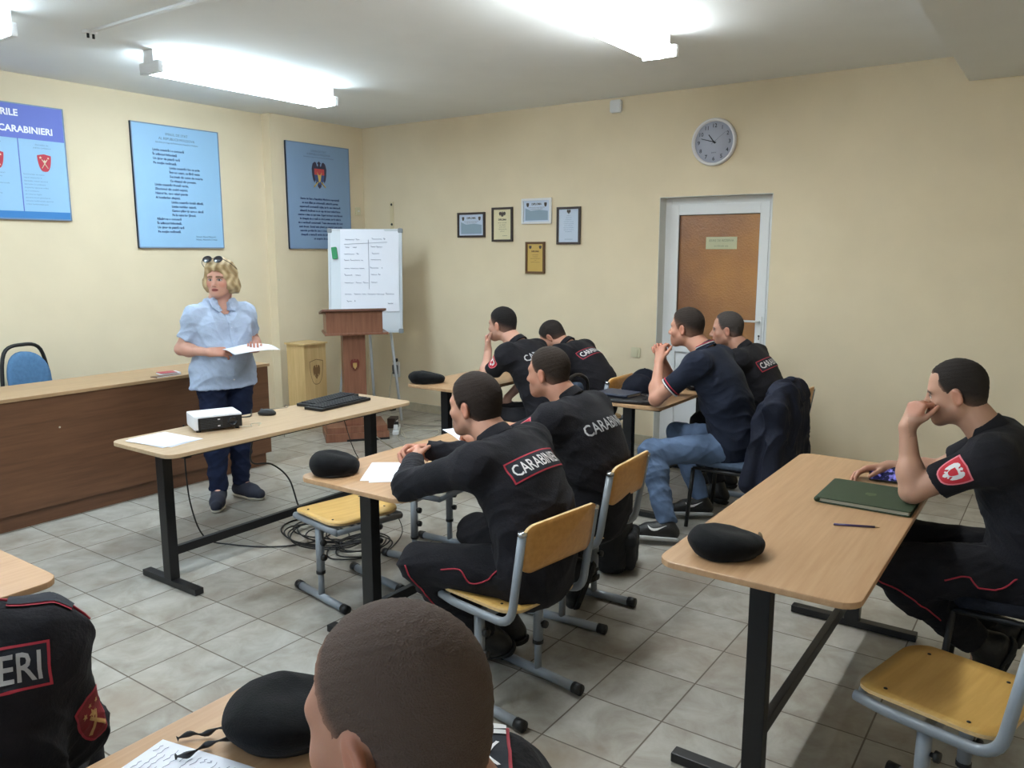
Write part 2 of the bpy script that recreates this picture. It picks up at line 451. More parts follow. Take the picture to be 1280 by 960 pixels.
def head_prims(f, female=False, sc=1.0, full=0.0):
    p = lambda x, y, z: f.p(x*sc, y*sc, z*sc); R = f.R; q = sc; fu = 1+full
    P = [ell(p(0, -0.012, 0.032), V3(0.076, 0.098, 0.088)*q, R),
         ell(p(0, 0.028, -0.04), V3(0.058*fu, 0.062, 0.074)*q, R, 0.04*q),
         rc(p(-0.046*fu, 0.002, -0.058), p(-0.016, 0.064, -0.096), 0.02*q*fu, 0.017*q, 0.035*q),
         rc(p(0.046*fu, 0.002, -0.058), p(0.016, 0.064, -0.096), 0.02*q*fu, 0.017*q, 0.035*q),
         ell(p(0, 0.071, -0.1), V3(0.022, 0.017, 0.016)*q, R, 0.025*q),
         rc(p(-0.04, 0.068, 0.017), p(0.04, 0.068, 0.017), 0.015*q, 0.015*q, 0.02*q)]
    for s in (-1, 1):
        P += [ell(p(s*0.045, 0.058, -0.03), V3(0.02, 0.016, 0.018)*q, R, 0.03*q),
              ell(p(s*0.033, 0.098, -0.005), V3(0.018, 0.016, 0.012)*q, R, 0.014*q, op='s'),
              ell(p(s*0.032, 0.073, -0.006), V3(0.0145, 0.0125, 0.0105)*q, R, 0.004*q)]
    P += [rc(p(0, 0.083, 0.006), p(0, 0.107, -0.036), 0.009*q, 0.0125*q, 0.012*q),
          ell(p(-0.011, 0.096, -0.04), V3(0.009, 0.01, 0.008)*q, R, 0.008*q), ell(p(0.011, 0.096, -0.04), V3(0.009, 0.01, 0.008)*q, R, 0.008*q),
          ell(p(0, 0.079, -0.068), V3(0.03, 0.014, 0.02)*q, R, 0.02*q),
          ell(p(0, 0.091, -0.064), V3(0.024, 0.0075, 0.006)*q, R, 0.006*q), ell(p(0, 0.089, -0.076), V3(0.021, 0.0085, 0.007)*q, R, 0.006*q),
          rc(p(-0.022, 0.093, -0.07), p(0.022, 0.093, -0.07), 0.002*q, 0.002*q, 0.006*q, op='s')]
    for s in (-1, 1):
        Re = R @ np.array(Matrix.Rotation(s*0.35, 3, 'Z') @ Matrix.Rotation(-0.2, 3, 'X'))
        P += [ell(p(s*0.079, -0.008, -0.012), V3(0.0085, 0.019, 0.032)*q, Re, 0.008*q),
              ell(p(s*0.088, -0.005, -0.01), V3(0.007, 0.0105, 0.02)*q, Re, 0.005*q, op='s')]
    return P

def head_tint(f, V, base, hair, sc=1.0, beard=0.25, female=False, brow=None):
    """face colours: lips, eyes, brows, ears, shaven beard; nostril and mouth-line shade painted in"""
    C = np.tile(np.asarray(base)[None, :], (len(V), 1)); L = f.inv(V)/sc
    x, y, z = np.abs(L[:, 0]), L[:, 1], L[:, 2]
    hd = (np.abs(L) < 0.16).all(1) & (z > -0.13)
    red = np.array(base)*np.array([1.05, 0.78, 0.74])
    C = mixc(C, red, hd*(1-sm(np.hypot((x-0.045)/0.028, (z+0.035)/0.025), 0.3, 1.1))*(y > 0.02)*0.6)
    C = mixc(C, red, hd*sm(x, 0.074, 0.08)*(np.abs(z+0.01) < 0.05)*0.6)
    if beard: C = mixc(C, np.array(base)*np.array([0.5, 0.5, 0.54]), hd*beard*(1-sm(z, -0.06, -0.035))*sm(y, -0.015, 0.02))
    lip = lin((176, 98, 92)) if female else np.array(base)*np.array([0.88, 0.52, 0.52])
    front = hd & (y > 0.045)
    C = mixc(C, lip, front*(1-sm(np.hypot(x/0.026, (z+0.07)/0.0125), 0.7, 1.05)))
    C = mixc(C, lin((70, 30, 28)), front*(1-sm(np.abs(z+0.07), 0.001, 0.003))*(x < 0.021))  # shade of the crease between the lips, painted into the tint
    e = np.hypot((x-0.032)/0.0155, (z+0.005)/0.0062)
    C = mixc(C, lin((58, 36, 30)), front*(1-sm(np.hypot((x-0.032)/0.018, (z+0.003)/0.0095), 0.8, 1.1))*0.9)
    C = mixc(C, lin((214, 206, 200)), front*(1-sm(e, 0.75, 1.0)))
    C = mixc(C, lin((52, 40, 34)), front*(1-sm(np.hypot(x-0.031, z+0.005), 0.0058, 0.0078)))
    bz = 0.0165-0.3*np.maximum(x-0.036, 0)
    C = mixc(C, hair if brow is None else brow, (hd & (y > 0.03))*(1-sm(np.abs(z-bz), 0.004, 0.0075))*sm(x, 0.008, 0.014)*(1-sm(x, 0.050, 0.060))*0.92)
    C = mixc(C, lin((96, 50, 42)), hd*(y > 0.085)*(1-sm(np.hypot((x-0.008)/0.006, (z+0.048)/0.003), 0.6, 1.2))*0.8)  # nostril shade painted as dark spots, no holes modelled
    return C

def hand_prims(W, d, palm, side, curl=(0.4, 0.6, 0.4), spread=0.06, thumb=(0.5, 0.3), sc=1.0):
    """W wrist, d finger direction, palm = way the palm looks, side -1 left / 1 right"""
    d = unit(d); n = np.asarray(palm, float); n = unit(n-d*np.dot(n, d)); t = np.cross(-n, d)*(1 if side > 0 else -1)
    t = unit(t)
    g = lambda x, y, z: V3(W)+t*x*sc+d*y*sc-n*z*sc      # x to the thumb, y to the fingertips, z to the back of the hand
    P = []
    kn = [(0.029, 0.088), (0.009, 0.093), (-0.011, 0.088), (-0.028, 0.078)]
    for (x, y) in kn: P.append(rc(g(x*0.55, 0.0, 0), g(x, y, 0.002), 0.017*sc, 0.0115*sc, 0.014*sc))
    lens = [(0.042, 0.026, 0.02), (0.046, 0.029, 0.021), (0.042, 0.027, 0.02), (0.033, 0.02, 0.018)]
    for i, ((x, y), ls) in enumerate(zip(kn, lens)):
        c = curl[i] if isinstance(curl[0], (list, tuple)) else curl
        a = 0; q = np.array([x, y, 0.002]); sp = (1.5-i)*spread; rr = [0.0095, 0.0086, 0.0078, 0.0068]
        for j in range(3):
            a += c[j]; q2 = q+np.array([math.sin(sp)*math.cos(a), math.cos(sp)*math.cos(a), -math.sin(a)])*ls[j]
            P.append(rc(g(*q), g(*q2), rr[j]*sc, rr[j+1]*sc, 0.003*sc)); q = q2
    th, fl = thumb                                        # th: angle away from the fingers, fl: fold under the palm
    a0 = np.array([0.02, 0.018, -0.006]); a1 = a0+np.array([math.sin(th)*0.9, math.cos(th)*0.8, -fl])*0.046
    a2 = a1+unit([math.sin(th*0.6), math.cos(th*0.6), -fl*1.2])*0.034; a3 = a2+unit([math.sin(th*0.3), math.cos(th*0.3), -fl*1.5])*0.026
    P += [rc(g(*a0), g(*a1), 0.0155*sc, 0.0115*sc, 0.012*sc), rc(g(*a1), g(*a2), 0.011*sc, 0.0095*sc, 0.004*sc), rc(g(*a2), g(*a3), 0.0095*sc, 0.0078*sc, 0.003*sc)]
    return P

def shield(w, h, n=8):
    """shield outline, flat on top with a pointed foot"""
    pts = [(-w/2, h*0.42), (0, h*0.5), (w/2, h*0.42)]
    for k in range(1, n+1):
        t = k/n; pts.append((w/2*math.cos(t*PI/2)**0.7 if k < n else 0, h*0.42-(h*0.92)*math.sin(t*PI/2)**1.1))
    return pts+[(-x, y) for x, y in pts[3:-1][::-1]]

EAGLE = [(0, .5), (.05, .46), (.1, .43), (.05, .38), (.06, .3), (.12, .33), (.16, .44), (.24, .47), (.34, .4), (.4, .22), (.38, -.02), (.33, -.2), (.27, -.28), (.22, -.16), (.18, -.1), (.14, -.22), (.2, -.3), (.16, -.36), (.1, -.3), (.09, -.42), (0, -.5)]
def eagle(w, h): return [(x*w, y*h) for x, y in EAGLE]+[(-x*w, y*h) for x, y in EAGLE[1:-1][::-1]]

def star(cx, cy, r): return [(cx+r*(1 if k % 2 == 0 else 0.45)*math.sin(k*PI/5), cy+r*(1 if k % 2 == 0 else 0.45)*math.cos(k*PI/5)) for k in range(10)]

def bez(a, b, c, t): return a*(1-t)**2+b*2*t*(1-t)+c*t*t

def make_person(S):
    """S: joints in room coordinates. Body one continuous surface; hair and clothes are its children."""
    O = V3(S['loc'][0], S['loc'][1], 0.0); yaw = math.radians(S.get('yaw', 0)); cz, sz = math.cos(yaw), math.sin(yaw)
    loc_ = lambda v: V3(v)-O
    fw = V3(-sz, cz, 0); rt = V3(cz, sz, 0); up = V3(0, 0, 1)
    T = S.get('thick', 1.0); res = S.get('res', 0.0042); fem = S.get('female', False)
    pel, nb, hc = loc_(S['pel']), loc_(S['nb']), loc_(S['hc'])
    mid = loc_(S['mid']) if 'mid' in S else pel*0.55+nb*0.45-fw*S.get('hunch', 0.05)
    mid = 2*mid-0.5*(pel+nb)
    sp = [bez(pel, mid, nb, t) for t in (0, 0.25, 0.5, 0.72, 0.9)]
    up_sp = unit(nb-bez(pel, mid, nb, 0.8))
    base = np.array(lin(S['skin'])); hair = np.array(lin(S['hair']))
    H = Frame(hc, rotm(math.degrees(yaw)+S.get('hyaw', 0), S.get('hpitch', 0), S.get('hroll', 0))); hs = S.get('hs', 1.0)
    sh = {}
    for s, n in ((-1, 'L'), (1, 'R')):
        sh[n] = loc_(S['sh'+n]) if 'sh'+n in S else nb+rt*s*S.get('shw', 0.18)-up_sp*S.get('shd', 0.07)+fw*0.01
    el = {n: loc_(S['el'+n]) for n in 'LR'}; wr = {n: loc_(S['wr'+n]) for n in 'LR'}
    kn = {n: loc_(S['kn'+n]) for n in 'LR'}; an = {n: loc_(S['an'+n]) for n in 'LR'}
    hip = {n: pel+rt*s*0.095-up*0.01+fw*0.02 for s, n in ((-1, 'L'), (1, 'R'))}
    toe = {n: unit(V3(S.get('toe'+n, fw))) for n in 'LR'}

    def torso(add, k=0.05):
        wf = S.get('wf', 1.0); R_ = [0.118, 0.112, 0.118, 0.113, 0.075]; S_ = [1.4, 1.38, 1.42, 1.5, 1.6]; b = S.get('belly', 0.0)
        P = []
        for i in range(4):
            ss = (S_[i]+S_[i+1])/2*wf
            P.append(rc(sp[i], sp[i+1], (R_[i]+(b*0.5 if i < 3 else 0))*T+add, (R_[i+1]+(b*0.5 if i < 2 else 0))*T+add, k, w=rt, s=ss))
        for n in 'LR':
            P.append(rc(sp[3], sh[n], 0.085*T+add, 0.058*T+add, 0.05)); P.append(rc(sp[4], sh[n], 0.06*T+add, 0.056*T+add, 0.06))
        if b: P.append(ell(bez(pel, mid, nb, 0.3)+fw*0.06, V3(0.13*T+add, 0.09+b+add, 0.13+add), np.stack([rt, fw, up], 1), 0.08))
        if fem:
            for s in (-1, 1): P.append(ell(bez(pel, mid, nb, 0.66)+fw*0.085+rt*s*0.075, V3(0.08, 0.075, 0.085)+add, None, 0.05))
        return P

    # -------- body
    B = torso(-0.012)
    nt_ = H.p(0, -0.028*hs, -0.055*hs); nr = S.get('neck', 0.056)
    B += [rc(nb-up_sp*0.02, nt_, nr*1.1, nr, 0.03), rc(nb-up_sp*0.04, nb*0.45+nt_*0.55, 0.06, 0.05, 0.04, w=rt, s=1.25)]
    B += head_prims(H, fem, hs, S.get('full', 0.0))
    for s, n in ((-1, 'L'), (1, 'R')):
        B += [rc(sh[n], el[n], 0.05*T, 0.04*T, 0.03), rc(el[n], wr[n], 0.043*T, 0.027*T, 0.015),
              ell(el[n]*0.7+wr[n]*0.3, V3(0.046, 0.046, 0.046)*T, None, 0.03)]
        hd = S['hand'+n]
        B += [rc(wr[n], wr[n]+unit(hd['d'])*0.02, 0.026*T, 0.024, 0.012)]
        B += hand_prims(wr[n]+unit(hd['d'])*0.012, hd['d'], hd['palm'], s, hd.get('curl', (0.4, 0.6, 0.4)), hd.get('spread', 0.05), hd.get('thumb', (0.5, 0.3)), hd.get('sc', 0.97))
        B += [rc(hip[n], kn[n], 0.078*T, 0.055*T, 0.04), rc(kn[n], an[n], 0.053*T, 0.036*T, 0.02),
              ell(kn[n]*0.68+an[n]*0.32, V3(0.054, 0.054, 0.06)*T, None, 0.03),
              rc(an[n], an[n]+toe[n]*0.12-np.cross(np.cross(toe[n], unit(kn[n]-an[n])), toe[n])*0.045, 0.036, 0.028, 0.02)]
    V, Q = sdf_mesh(B, res)
    tint = head_tint(H, V, base, hair, hs, S.get('beard', 0.3), fem, np.array(lin(S['brow'])) if 'brow' in S else None)
    hc_blush = np.array(base)*np.array([1.03, 0.85, 0.82])
    for n in 'LR':
        d = np.linalg.norm(V-(wr[n]+unit(S['hand'+n]['d'])*0.13), axis=1); tint = mixc(tint, hc_blush, (1-sm(d, 0.05, 0.1))*0.6*(np.linalg.norm(V-hc, axis=1) > 0.135))
    body = quad_obj('person', V, Q, SKIN, None, tint)
    body.location = Vector(O); tag(body, S['label'], 'person', S.get('group'))
    bw = body

    # -------- hair
    p = lambda x, y, z: H.p(x*hs, y*hs, z*hs)
    if S.get('hairstyle', 'short') == 'short':
        th = S.get('hth', 0.008); hl = S.get('hairline', 0.0); rec = S.get('recede', 0.0)
        HP = [ell(p(0, -0.013, 0.033), V3(0.0765+th*0.7, 0.099+th*0.7, 0.088+th)*hs, H.R, 0),
              ell(p(0, -0.045, -0.03), V3(0.062+th*0.5, 0.052+th*0.6, 0.06)*hs, H.R, 0.03*hs)]
        def pl(pt, n, k=0.006):
            HP.append(half(p(*pt), H.R @ V3(*n), k))
        pl((0, 0.071-hl, 0.075), (0, 1.0, -0.42)); pl((0, 0.032, 0.0), (0, 0.95, -0.5 if not rec else -0.42))
        HP.append(half(p(0, 0.0, -0.032), H.R @ V3(0, 0.48, -1.0), 0.006))
        for s in (-1, 1):
            HP.append(ell(p(s*0.085, -0.004, -0.014), V3(0.03, 0.024, 0.037)*hs, H.R, 0.006, op='s'))
            if rec: HP.append(ell(p(s*0.05, 0.085, 0.07), V3(0.03, 0.02+rec, 0.04)*hs, H.R, 0.01, op='s'))
        hv, hq = sdf_mesh(HP, min(res, 0.0045))
        L = H.inv(hv)/hs
        fade = (1-sm(L[:, 2]-0.48*L[:, 1], -0.03, S.get('fadez', 0.03)))*S.get('fade', 0.35)
        fade = np.maximum(fade, sm(L[:, 1]-0.42*L[:, 2], 0.015, 0.04)*(L[:, 2] > 0.02)*S.get('fade', 0.35)*0.5)
        ht = mixc(np.tile(hair[None, :], (len(hv), 1)), base*0.8, fade)
        ew = S.get('edge', 0.014)
        db = ((L-np.array([0, 0, -0.032])) @ unit(V3(0, -0.48, 1.0))); df = ((L-np.array([0, 0.032, 0.0])) @ unit(V3(0, -0.95, 0.5 if not rec else 0.42))); dt = ((L-np.array([0, 0.071-hl, 0.075])) @ unit(V3(0, -1.0, 0.42)))
        ht = mixc(ht, base*0.86, (1-sm(np.minimum(np.minimum(db, df), dt), -0.002, ew))*S.get('edgef', 0.75))
        if 'crown' in S:
            ht = mixc(ht, base*0.9, (1-sm(np.linalg.norm(L-np.array([0, 0.05, 0.115]), axis=1), 0.02, 0.07))*S['crown'])
        quad_obj('hair', hv, hq, HAIRM, body, ht, wrinkle=0.0008, wscale=6, seed=3)
    else:
        HP = [ell(p(0, -0.022, 0.04), V3(0.1, 0.112, 0.1)*hs, H.R, 0)]
        for s in (-1, 1):
            HP += [ell(p(s*0.078, 0.0, -0.03), V3(0.034, 0.062, 0.058)*hs, H.R, 0.03), ell(p(s*0.07, -0.04, -0.05), V3(0.045, 0.06, 0.05)*hs, H.R, 0.03)]
        HP += [ell(p(0, -0.07, -0.04), V3(0.085, 0.055, 0.06)*hs, H.R, 0.03), ell(p(0.0, 0.058, 0.085), V3(0.07, 0.04, 0.03)*hs, H.R, 0.03),
               ell(p(0, 0.1, -0.035), V3(0.066, 0.095, 0.098)*hs, H.R, 0.012, op='s')]
        hv, hq = sdf_mesh(HP, 0.005); L = H.inv(hv)
        st = 0.5+0.5*np.sin(L[:, 0]*120+np.sin(L[:, 2]*60)*2+L[:, 1]*70)
        ht = mixc(np.tile(hair[None, :], (len(hv), 1)), np.array(lin(S['hair2'])), st*0.8)
        quad_obj('hair', hv, hq, CURLM, body, ht, wrinkle=0.006, wscale=1.6, seed=4, wdir=(1, 1, 0.3))

    # -------- clothes
    parts = {}
    def clothes():
        A = torso(0.014)
        sl = S.get('sleeve', 'short')
        for n in 'LR':
            if sl == 'long':
                A += [rc(sh[n], el[n], 0.068*T, 0.059*T, 0.045), rc(el[n], el[n]*0.06+wr[n]*0.94, 0.06*T, 0.047*T, 0.025, clip=[(el[n]*0.06+wr[n]*0.94, wr[n]-el[n])])]
            else:
                e = sh[n]*(1-0.68)+el[n]*0.68
                A += [rc(sh[n], sh[n]*0.1+el[n]*0.9, 0.066*T, 0.06*T, 0.045, clip=[(e, el[n]-sh[n])])]
        if S.get('stand'):
            hm = pel+V3(0, 0, S.get('hem', -0.12))
            A += [rc(sp[0]+V3(0, 0, 0.02), pel+V3(0, 0, -0.2), 0.128*T+0.012, 0.128*T+0.016, 0.05, w=rt, s=1.38*S.get('wf', 1.0)*S.get('skirt', 1.0))]
            A.append(half(hm, (0, 0, -1)))
        else:
            A += [rc(pel+up*0.02-fw*0.01, pel-up*0.045-fw*0.005, 0.13*T, 0.125*T, 0.05, w=rt, s=1.4)]
        if S.get('open_neck'):
            A.append(ell(nb+fw*0.105+up*0.0, V3(0.05, 0.075, 0.085), None, 0.01, op='s'))
        na = unit(up_sp+fw*(0.3 if not S.get('stand') else 0.25)); npt = nb+up_sp*0.022
        A.append(rc(npt+na*0.1, npt+na*0.3, 0.105, 0.105, 0.012, op='s', clip=[(npt, -na)]))
        return A
    sv, sq = sdf_mesh(clothes(), S.get('cres', 0.006))
    shirt = quad_obj(S.get('top', 'shirt'), sv, sq, S['topmat'], body, None, wrinkle=S.get('wr', 0.0045), seed=S.get('seed', 1), wscale=S.get('wsc', 0.8), calm=[] if S.get('stand') else [(nb-up_sp*0.1-fw*0.1, 0.17)]+[(sh[n]*0.6+el[n]*0.4, 0.09) for n in 'LR'])
    if 'toplabel' in S: shirt['label'] = S['toplabel']
    # collar
    cax = unit(unit(nt_-nb)*0.8+up_sp*0.4)
    cv, cq = sdf_mesh([ring(nb+cax*0.018+fw*0.006, cax, nr*1.1+0.012, S.get('colh', 0.022), 0.0055, gap=(nb+fw*0.045, fw+V3(0, 0, 0.2)), tilt=0.25)], 0.0035)
    col = quad_obj('collar', cv, cq, S.get('colmat', S['topmat']), shirt)
    if S.get('sleevetrim'):
        for n in 'LR':
            e = sh[n]*(1-0.66)+el[n]*0.66; e2 = sh[n]*(1-0.61)+el[n]*0.61; ax_ = unit(el[n]-sh[n])
            for (c_, m_) in ((e, WHITETXT), (e2, REDTRIM)):
                tv, tq = sdf_mesh([ring(c_, ax_, 0.0635*T, 0.004, 0.0035)], 0.0028); quad_obj('sleeve_stripe', tv, tq, m_, shirt)
    # trousers
    TP = [rc(pel+up*0.08, pel-up*0.02, 0.108*T, 0.118*T, 0.04, w=rt, s=1.4)]
    lg = S.get('legw', 1.0)
    for n in 'LR':
        TP += [rc(hip[n], kn[n], 0.098*T*lg, 0.073*T*lg, 0.035)]
        e = an[n]*(0.93 if S.get('shoe', 'boot') == 'boot' else 1.0)+kn[n]*(0.07 if S.get('shoe', 'boot') == 'boot' else 0.0)
        TP += [rc(kn[n], e, 0.072*T*lg, 0.056*T*lg, 0.03, clip=[(e, an[n]-kn[n])]), ell(kn[n]*0.7+an[n]*0.3, V3(0.072, 0.072, 0.08)*T*lg, None, 0.04)]
    tv, tq = sdf_mesh(TP, S.get('cres', 0.006))
    trousers = quad_obj('trousers', tv, tq, S['legmat'], body, None, wrinkle=0.0045, seed=S.get('seed', 1)+5, wscale=0.8)
    # shoes
    for n in 'LR':
        A = an[n]; t = toe[n]; kd = unit(kn[n]-A); u = unit(kd-t*np.dot(kd, t)); sd = np.cross(t, u)
        low = S.get('shoe', 'boot') != 'boot'
        fr = lambda a, b: A+t*a+u*b
        SP = [rc(fr(-0.035, -0.05), fr(0.11, -0.055), 0.043, 0.046, 0.0), rc(fr(0.11, -0.058), fr(0.165 if not low else 0.172, -0.064), 0.046, 0.038, 0.02), rc(fr(0.0, -0.02), fr(0.1, -0.045), 0.046, 0.04, 0.03)]
        if not low: SP.append(rc(fr(0, -0.03), A+kd*0.14, 0.05, 0.056, 0.03, clip=[(A+kd*0.13, kd)]))
        else: SP.append(rc(fr(-0.005, -0.03), fr(0, 0.035), 0.047, 0.043, 0.02, clip=[(fr(0, 0.02), u)]))
        SP.append(half(fr(0, -0.08 if not low else -0.087), -u, 0.004))
        bv, bq = sdf_mesh(SP, 0.005)
        shoe = quad_obj('boot' if not low else 'shoe', bv, bq, S.get('shoemat', BOOT), body)
        SO = [rc(fr(-0.036, -0.07), fr(0.11, -0.07), 0.046, 0.05, 0.0), rc(fr(0.11, -0.07), fr(0.168, -0.07), 0.05, 0.042, 0.02), half(fr(0, -0.078 if not low else -0.084), u, 0.003), half(fr(0, -0.104), -u, 0.004)]
        if not low: SO += [rbox(fr(0.025, -0.104), (0.014, 0.08, 0.012), 0.002, np.stack([t, sd, u], 1), 0.004, op='s')]
        ov, oq = sdf_mesh(SO, 0.004)
        quad_obj('sole', ov, oq, S.get('solemat', SOLE), shoe)
        if S.get('swoosh'):
            out = -1 if n == 'L' else 1
            curve = [(-0.052, 0.016), (-0.048, 0.004), (-0.04, -0.006), (-0.028, -0.013), (-0.014, -0.0145), (0.004, -0.011), (0.06, 0.022), (0.02, 0.007), (-0.004, 0.0005), (-0.02, -0.001), (-0.032, 0.002), (-0.042, 0.008)]
            bs = BVHTree.FromPolygons([Vector(q_) for q_ in bv], [tuple(q_) for q_ in bq])
            for o_ in (-1, 1):                                # thick hook to the toe, tail to the heel, on both flanks
                vs = [(-a_*o_, b_) for a_, b_ in curve]
                decal('side_mark', vs, [tuple(range(len(vs)))], bs, Vector(fr(0.055, -0.04)+sd*o_*0.06), Vector(t*o_), Vector(u), WHITETXT, shoe, 0.0025, 0.012, 0.05)
    parts.update(body=body, shirt=shirt, trousers=trousers, sp=sp, sh=sh, el=el, wr=wr, kn=kn, an=an, nb=nb, fw=fw, rt=rt, up_sp=up_sp, H=H, O=O, hs=hs)
    return parts

def back_print(P, txt, c, w, h, m, frame=None, bold=0.012, tilt=0.0, upv=None):
    """lettering across the shoulder blades; frame adds a piped border on a dark patch"""
    b = bvh_of(P['shirt']); up_ = Vector(upv if upv is not None else P['up_sp']); R_ = Vector(P['rt'])
    if tilt: R_ = Matrix.Rotation(tilt, 3, Vector(P['fw'])) @ R_
    vs, fs = text_mesh(txt, 1.0, 'LEFT', bold)
    A = np.array(vs); A = (A-A.min(0))/(A.max(0)-A.min(0)); A = (A-0.5)*np.array([w, h])
    decal('back_lettering', [tuple(v) for v in A], fs, b, Vector(c), R_, up_, m, P['shirt'], 0.0035)
    if frame:
        fw_, fh_, t = frame
        o = [(-fw_/2, -fh_/2), (fw_/2, -fh_/2), (fw_/2, fh_/2), (-fw_/2, fh_/2)]; i = [(x*(1-2*t/fw_), y*(1-2*t/fh_)) for x, y in o]
        decal('back_patch', i, [(0, 1, 2, 3)], b, Vector(c), R_, up_, NAVYPATCH, P['shirt'], 0.0018, 0.012)
        decal('patch_border', o+i, [(0, 1, 5, 4), (1, 2, 6, 5), (2, 3, 7, 6), (3, 0, 4, 7)], b, Vector(c), R_, up_, REDTRIM, P['shirt'], 0.003, 0.01)

def sleeve_patch(P, side, out, w=0.075, h=0.09, dark=False, t=0.4):
    """shield emblem sewn on the upper sleeve; out is the way it looks"""
    b = bvh_of(P['shirt']); a, e = P['sh'][side], P['el'][side]; c = a*(1-t)+e*t
    U = Vector(a-e).normalized(); D = -Vector(unit(out)); R_ = D.cross(U).normalized(); c = Vector(c)-D*0.07
    s1 = shield(w, h); s0 = shield(w*1.14, h*1.12)
    decal('emblem_edge', s0, [tuple(range(len(s0)))], b, c, R_, U, PINKEDGE if not dark else REDTRIM, P['shirt'], 0.002)
    decal('emblem_shield', s1, [tuple(range(len(s1)))], b, c, R_, U, DARKRED if dark else REDPATCH, P['shirt'], 0.003)
    if not dark:
        e_ = eagle(w*0.8, h*0.78); decal('emblem_eagle', e_, [tuple(range(len(e_)))], b, c, R_, U, WHITETXT, P['shirt'], 0.004)
        e2 = [(x*0.3, y*0.34) for x, y in shield(w, h)]; decal('emblem_crest', e2, [tuple(range(len(e2)))], b, c, R_, U, REDPATCH, P['shirt'], 0.005)
    else:
        for a_ in (0.6, -0.6):
            ca, sa = math.cos(a_), math.sin(a_); bar = [(-0.004, -h*0.32), (0.004, -h*0.32), (0.003, h*0.2), (-0.003, h*0.2)]
            bar = [(x*ca-y*sa, x*sa+y*ca-h*0.08) for x, y in bar]; decal('emblem_sword', bar, [(0, 1, 2, 3)], b, c, R_, U, GOLD, P['shirt'], 0.0042)
        for (x, y, r) in ((0, h*0.1, 0.012), (-w*0.28, h*0.2, 0.007), (w*0.28, h*0.26, 0.007), (0, h*0.3, 0.006)):
            s_ = star(x, y, r); decal('emblem_star', s_, [tuple(range(10))], b, c, R_, U, GOLD, P['shirt'], 0.0044)

def piping(P, pts, bvhs, m, parent, r=0.003, lift=0.002, name='piping'):
    """a thin sewn line following the cloth"""
    out = []
    for q in spline([Vector(p_) for p_ in pts], 8):
        h = bvhs.find_nearest(q); out.append(h[0]+(h[1] if h[1].dot(q-h[0]) > 0 else h[1])*lift)
    return MB().tube(out, r, 6).build(name, m, parent)
# ------------------------------------------------------------------ camera (the phone is held level, tipped down a little)
FPX, PITCH, AZ, CH = 1000.0, math.radians(9.4), math.radians(35.0), 1.70
cam = bpy.data.cameras.new('camera'); cam.sensor_width = 36; cam.lens = FPX/1280*36; cam.clip_start = 0.05; cam.clip_end = 100
camo = bpy.data.objects.new('camera', cam); COL.objects.link(camo)
camo.location = (0, 0, CH); camo.rotation_euler = (PI/2-PITCH, 0, AZ-PI/2)
SC.camera = camo
SC.view_settings.view_transform = 'Standard'; SC.view_settings.look = 'None'; SC.view_settings.gamma = 1; SC.view_settings.use_curve_mapping = False
SC.view_settings.exposure = 1.13

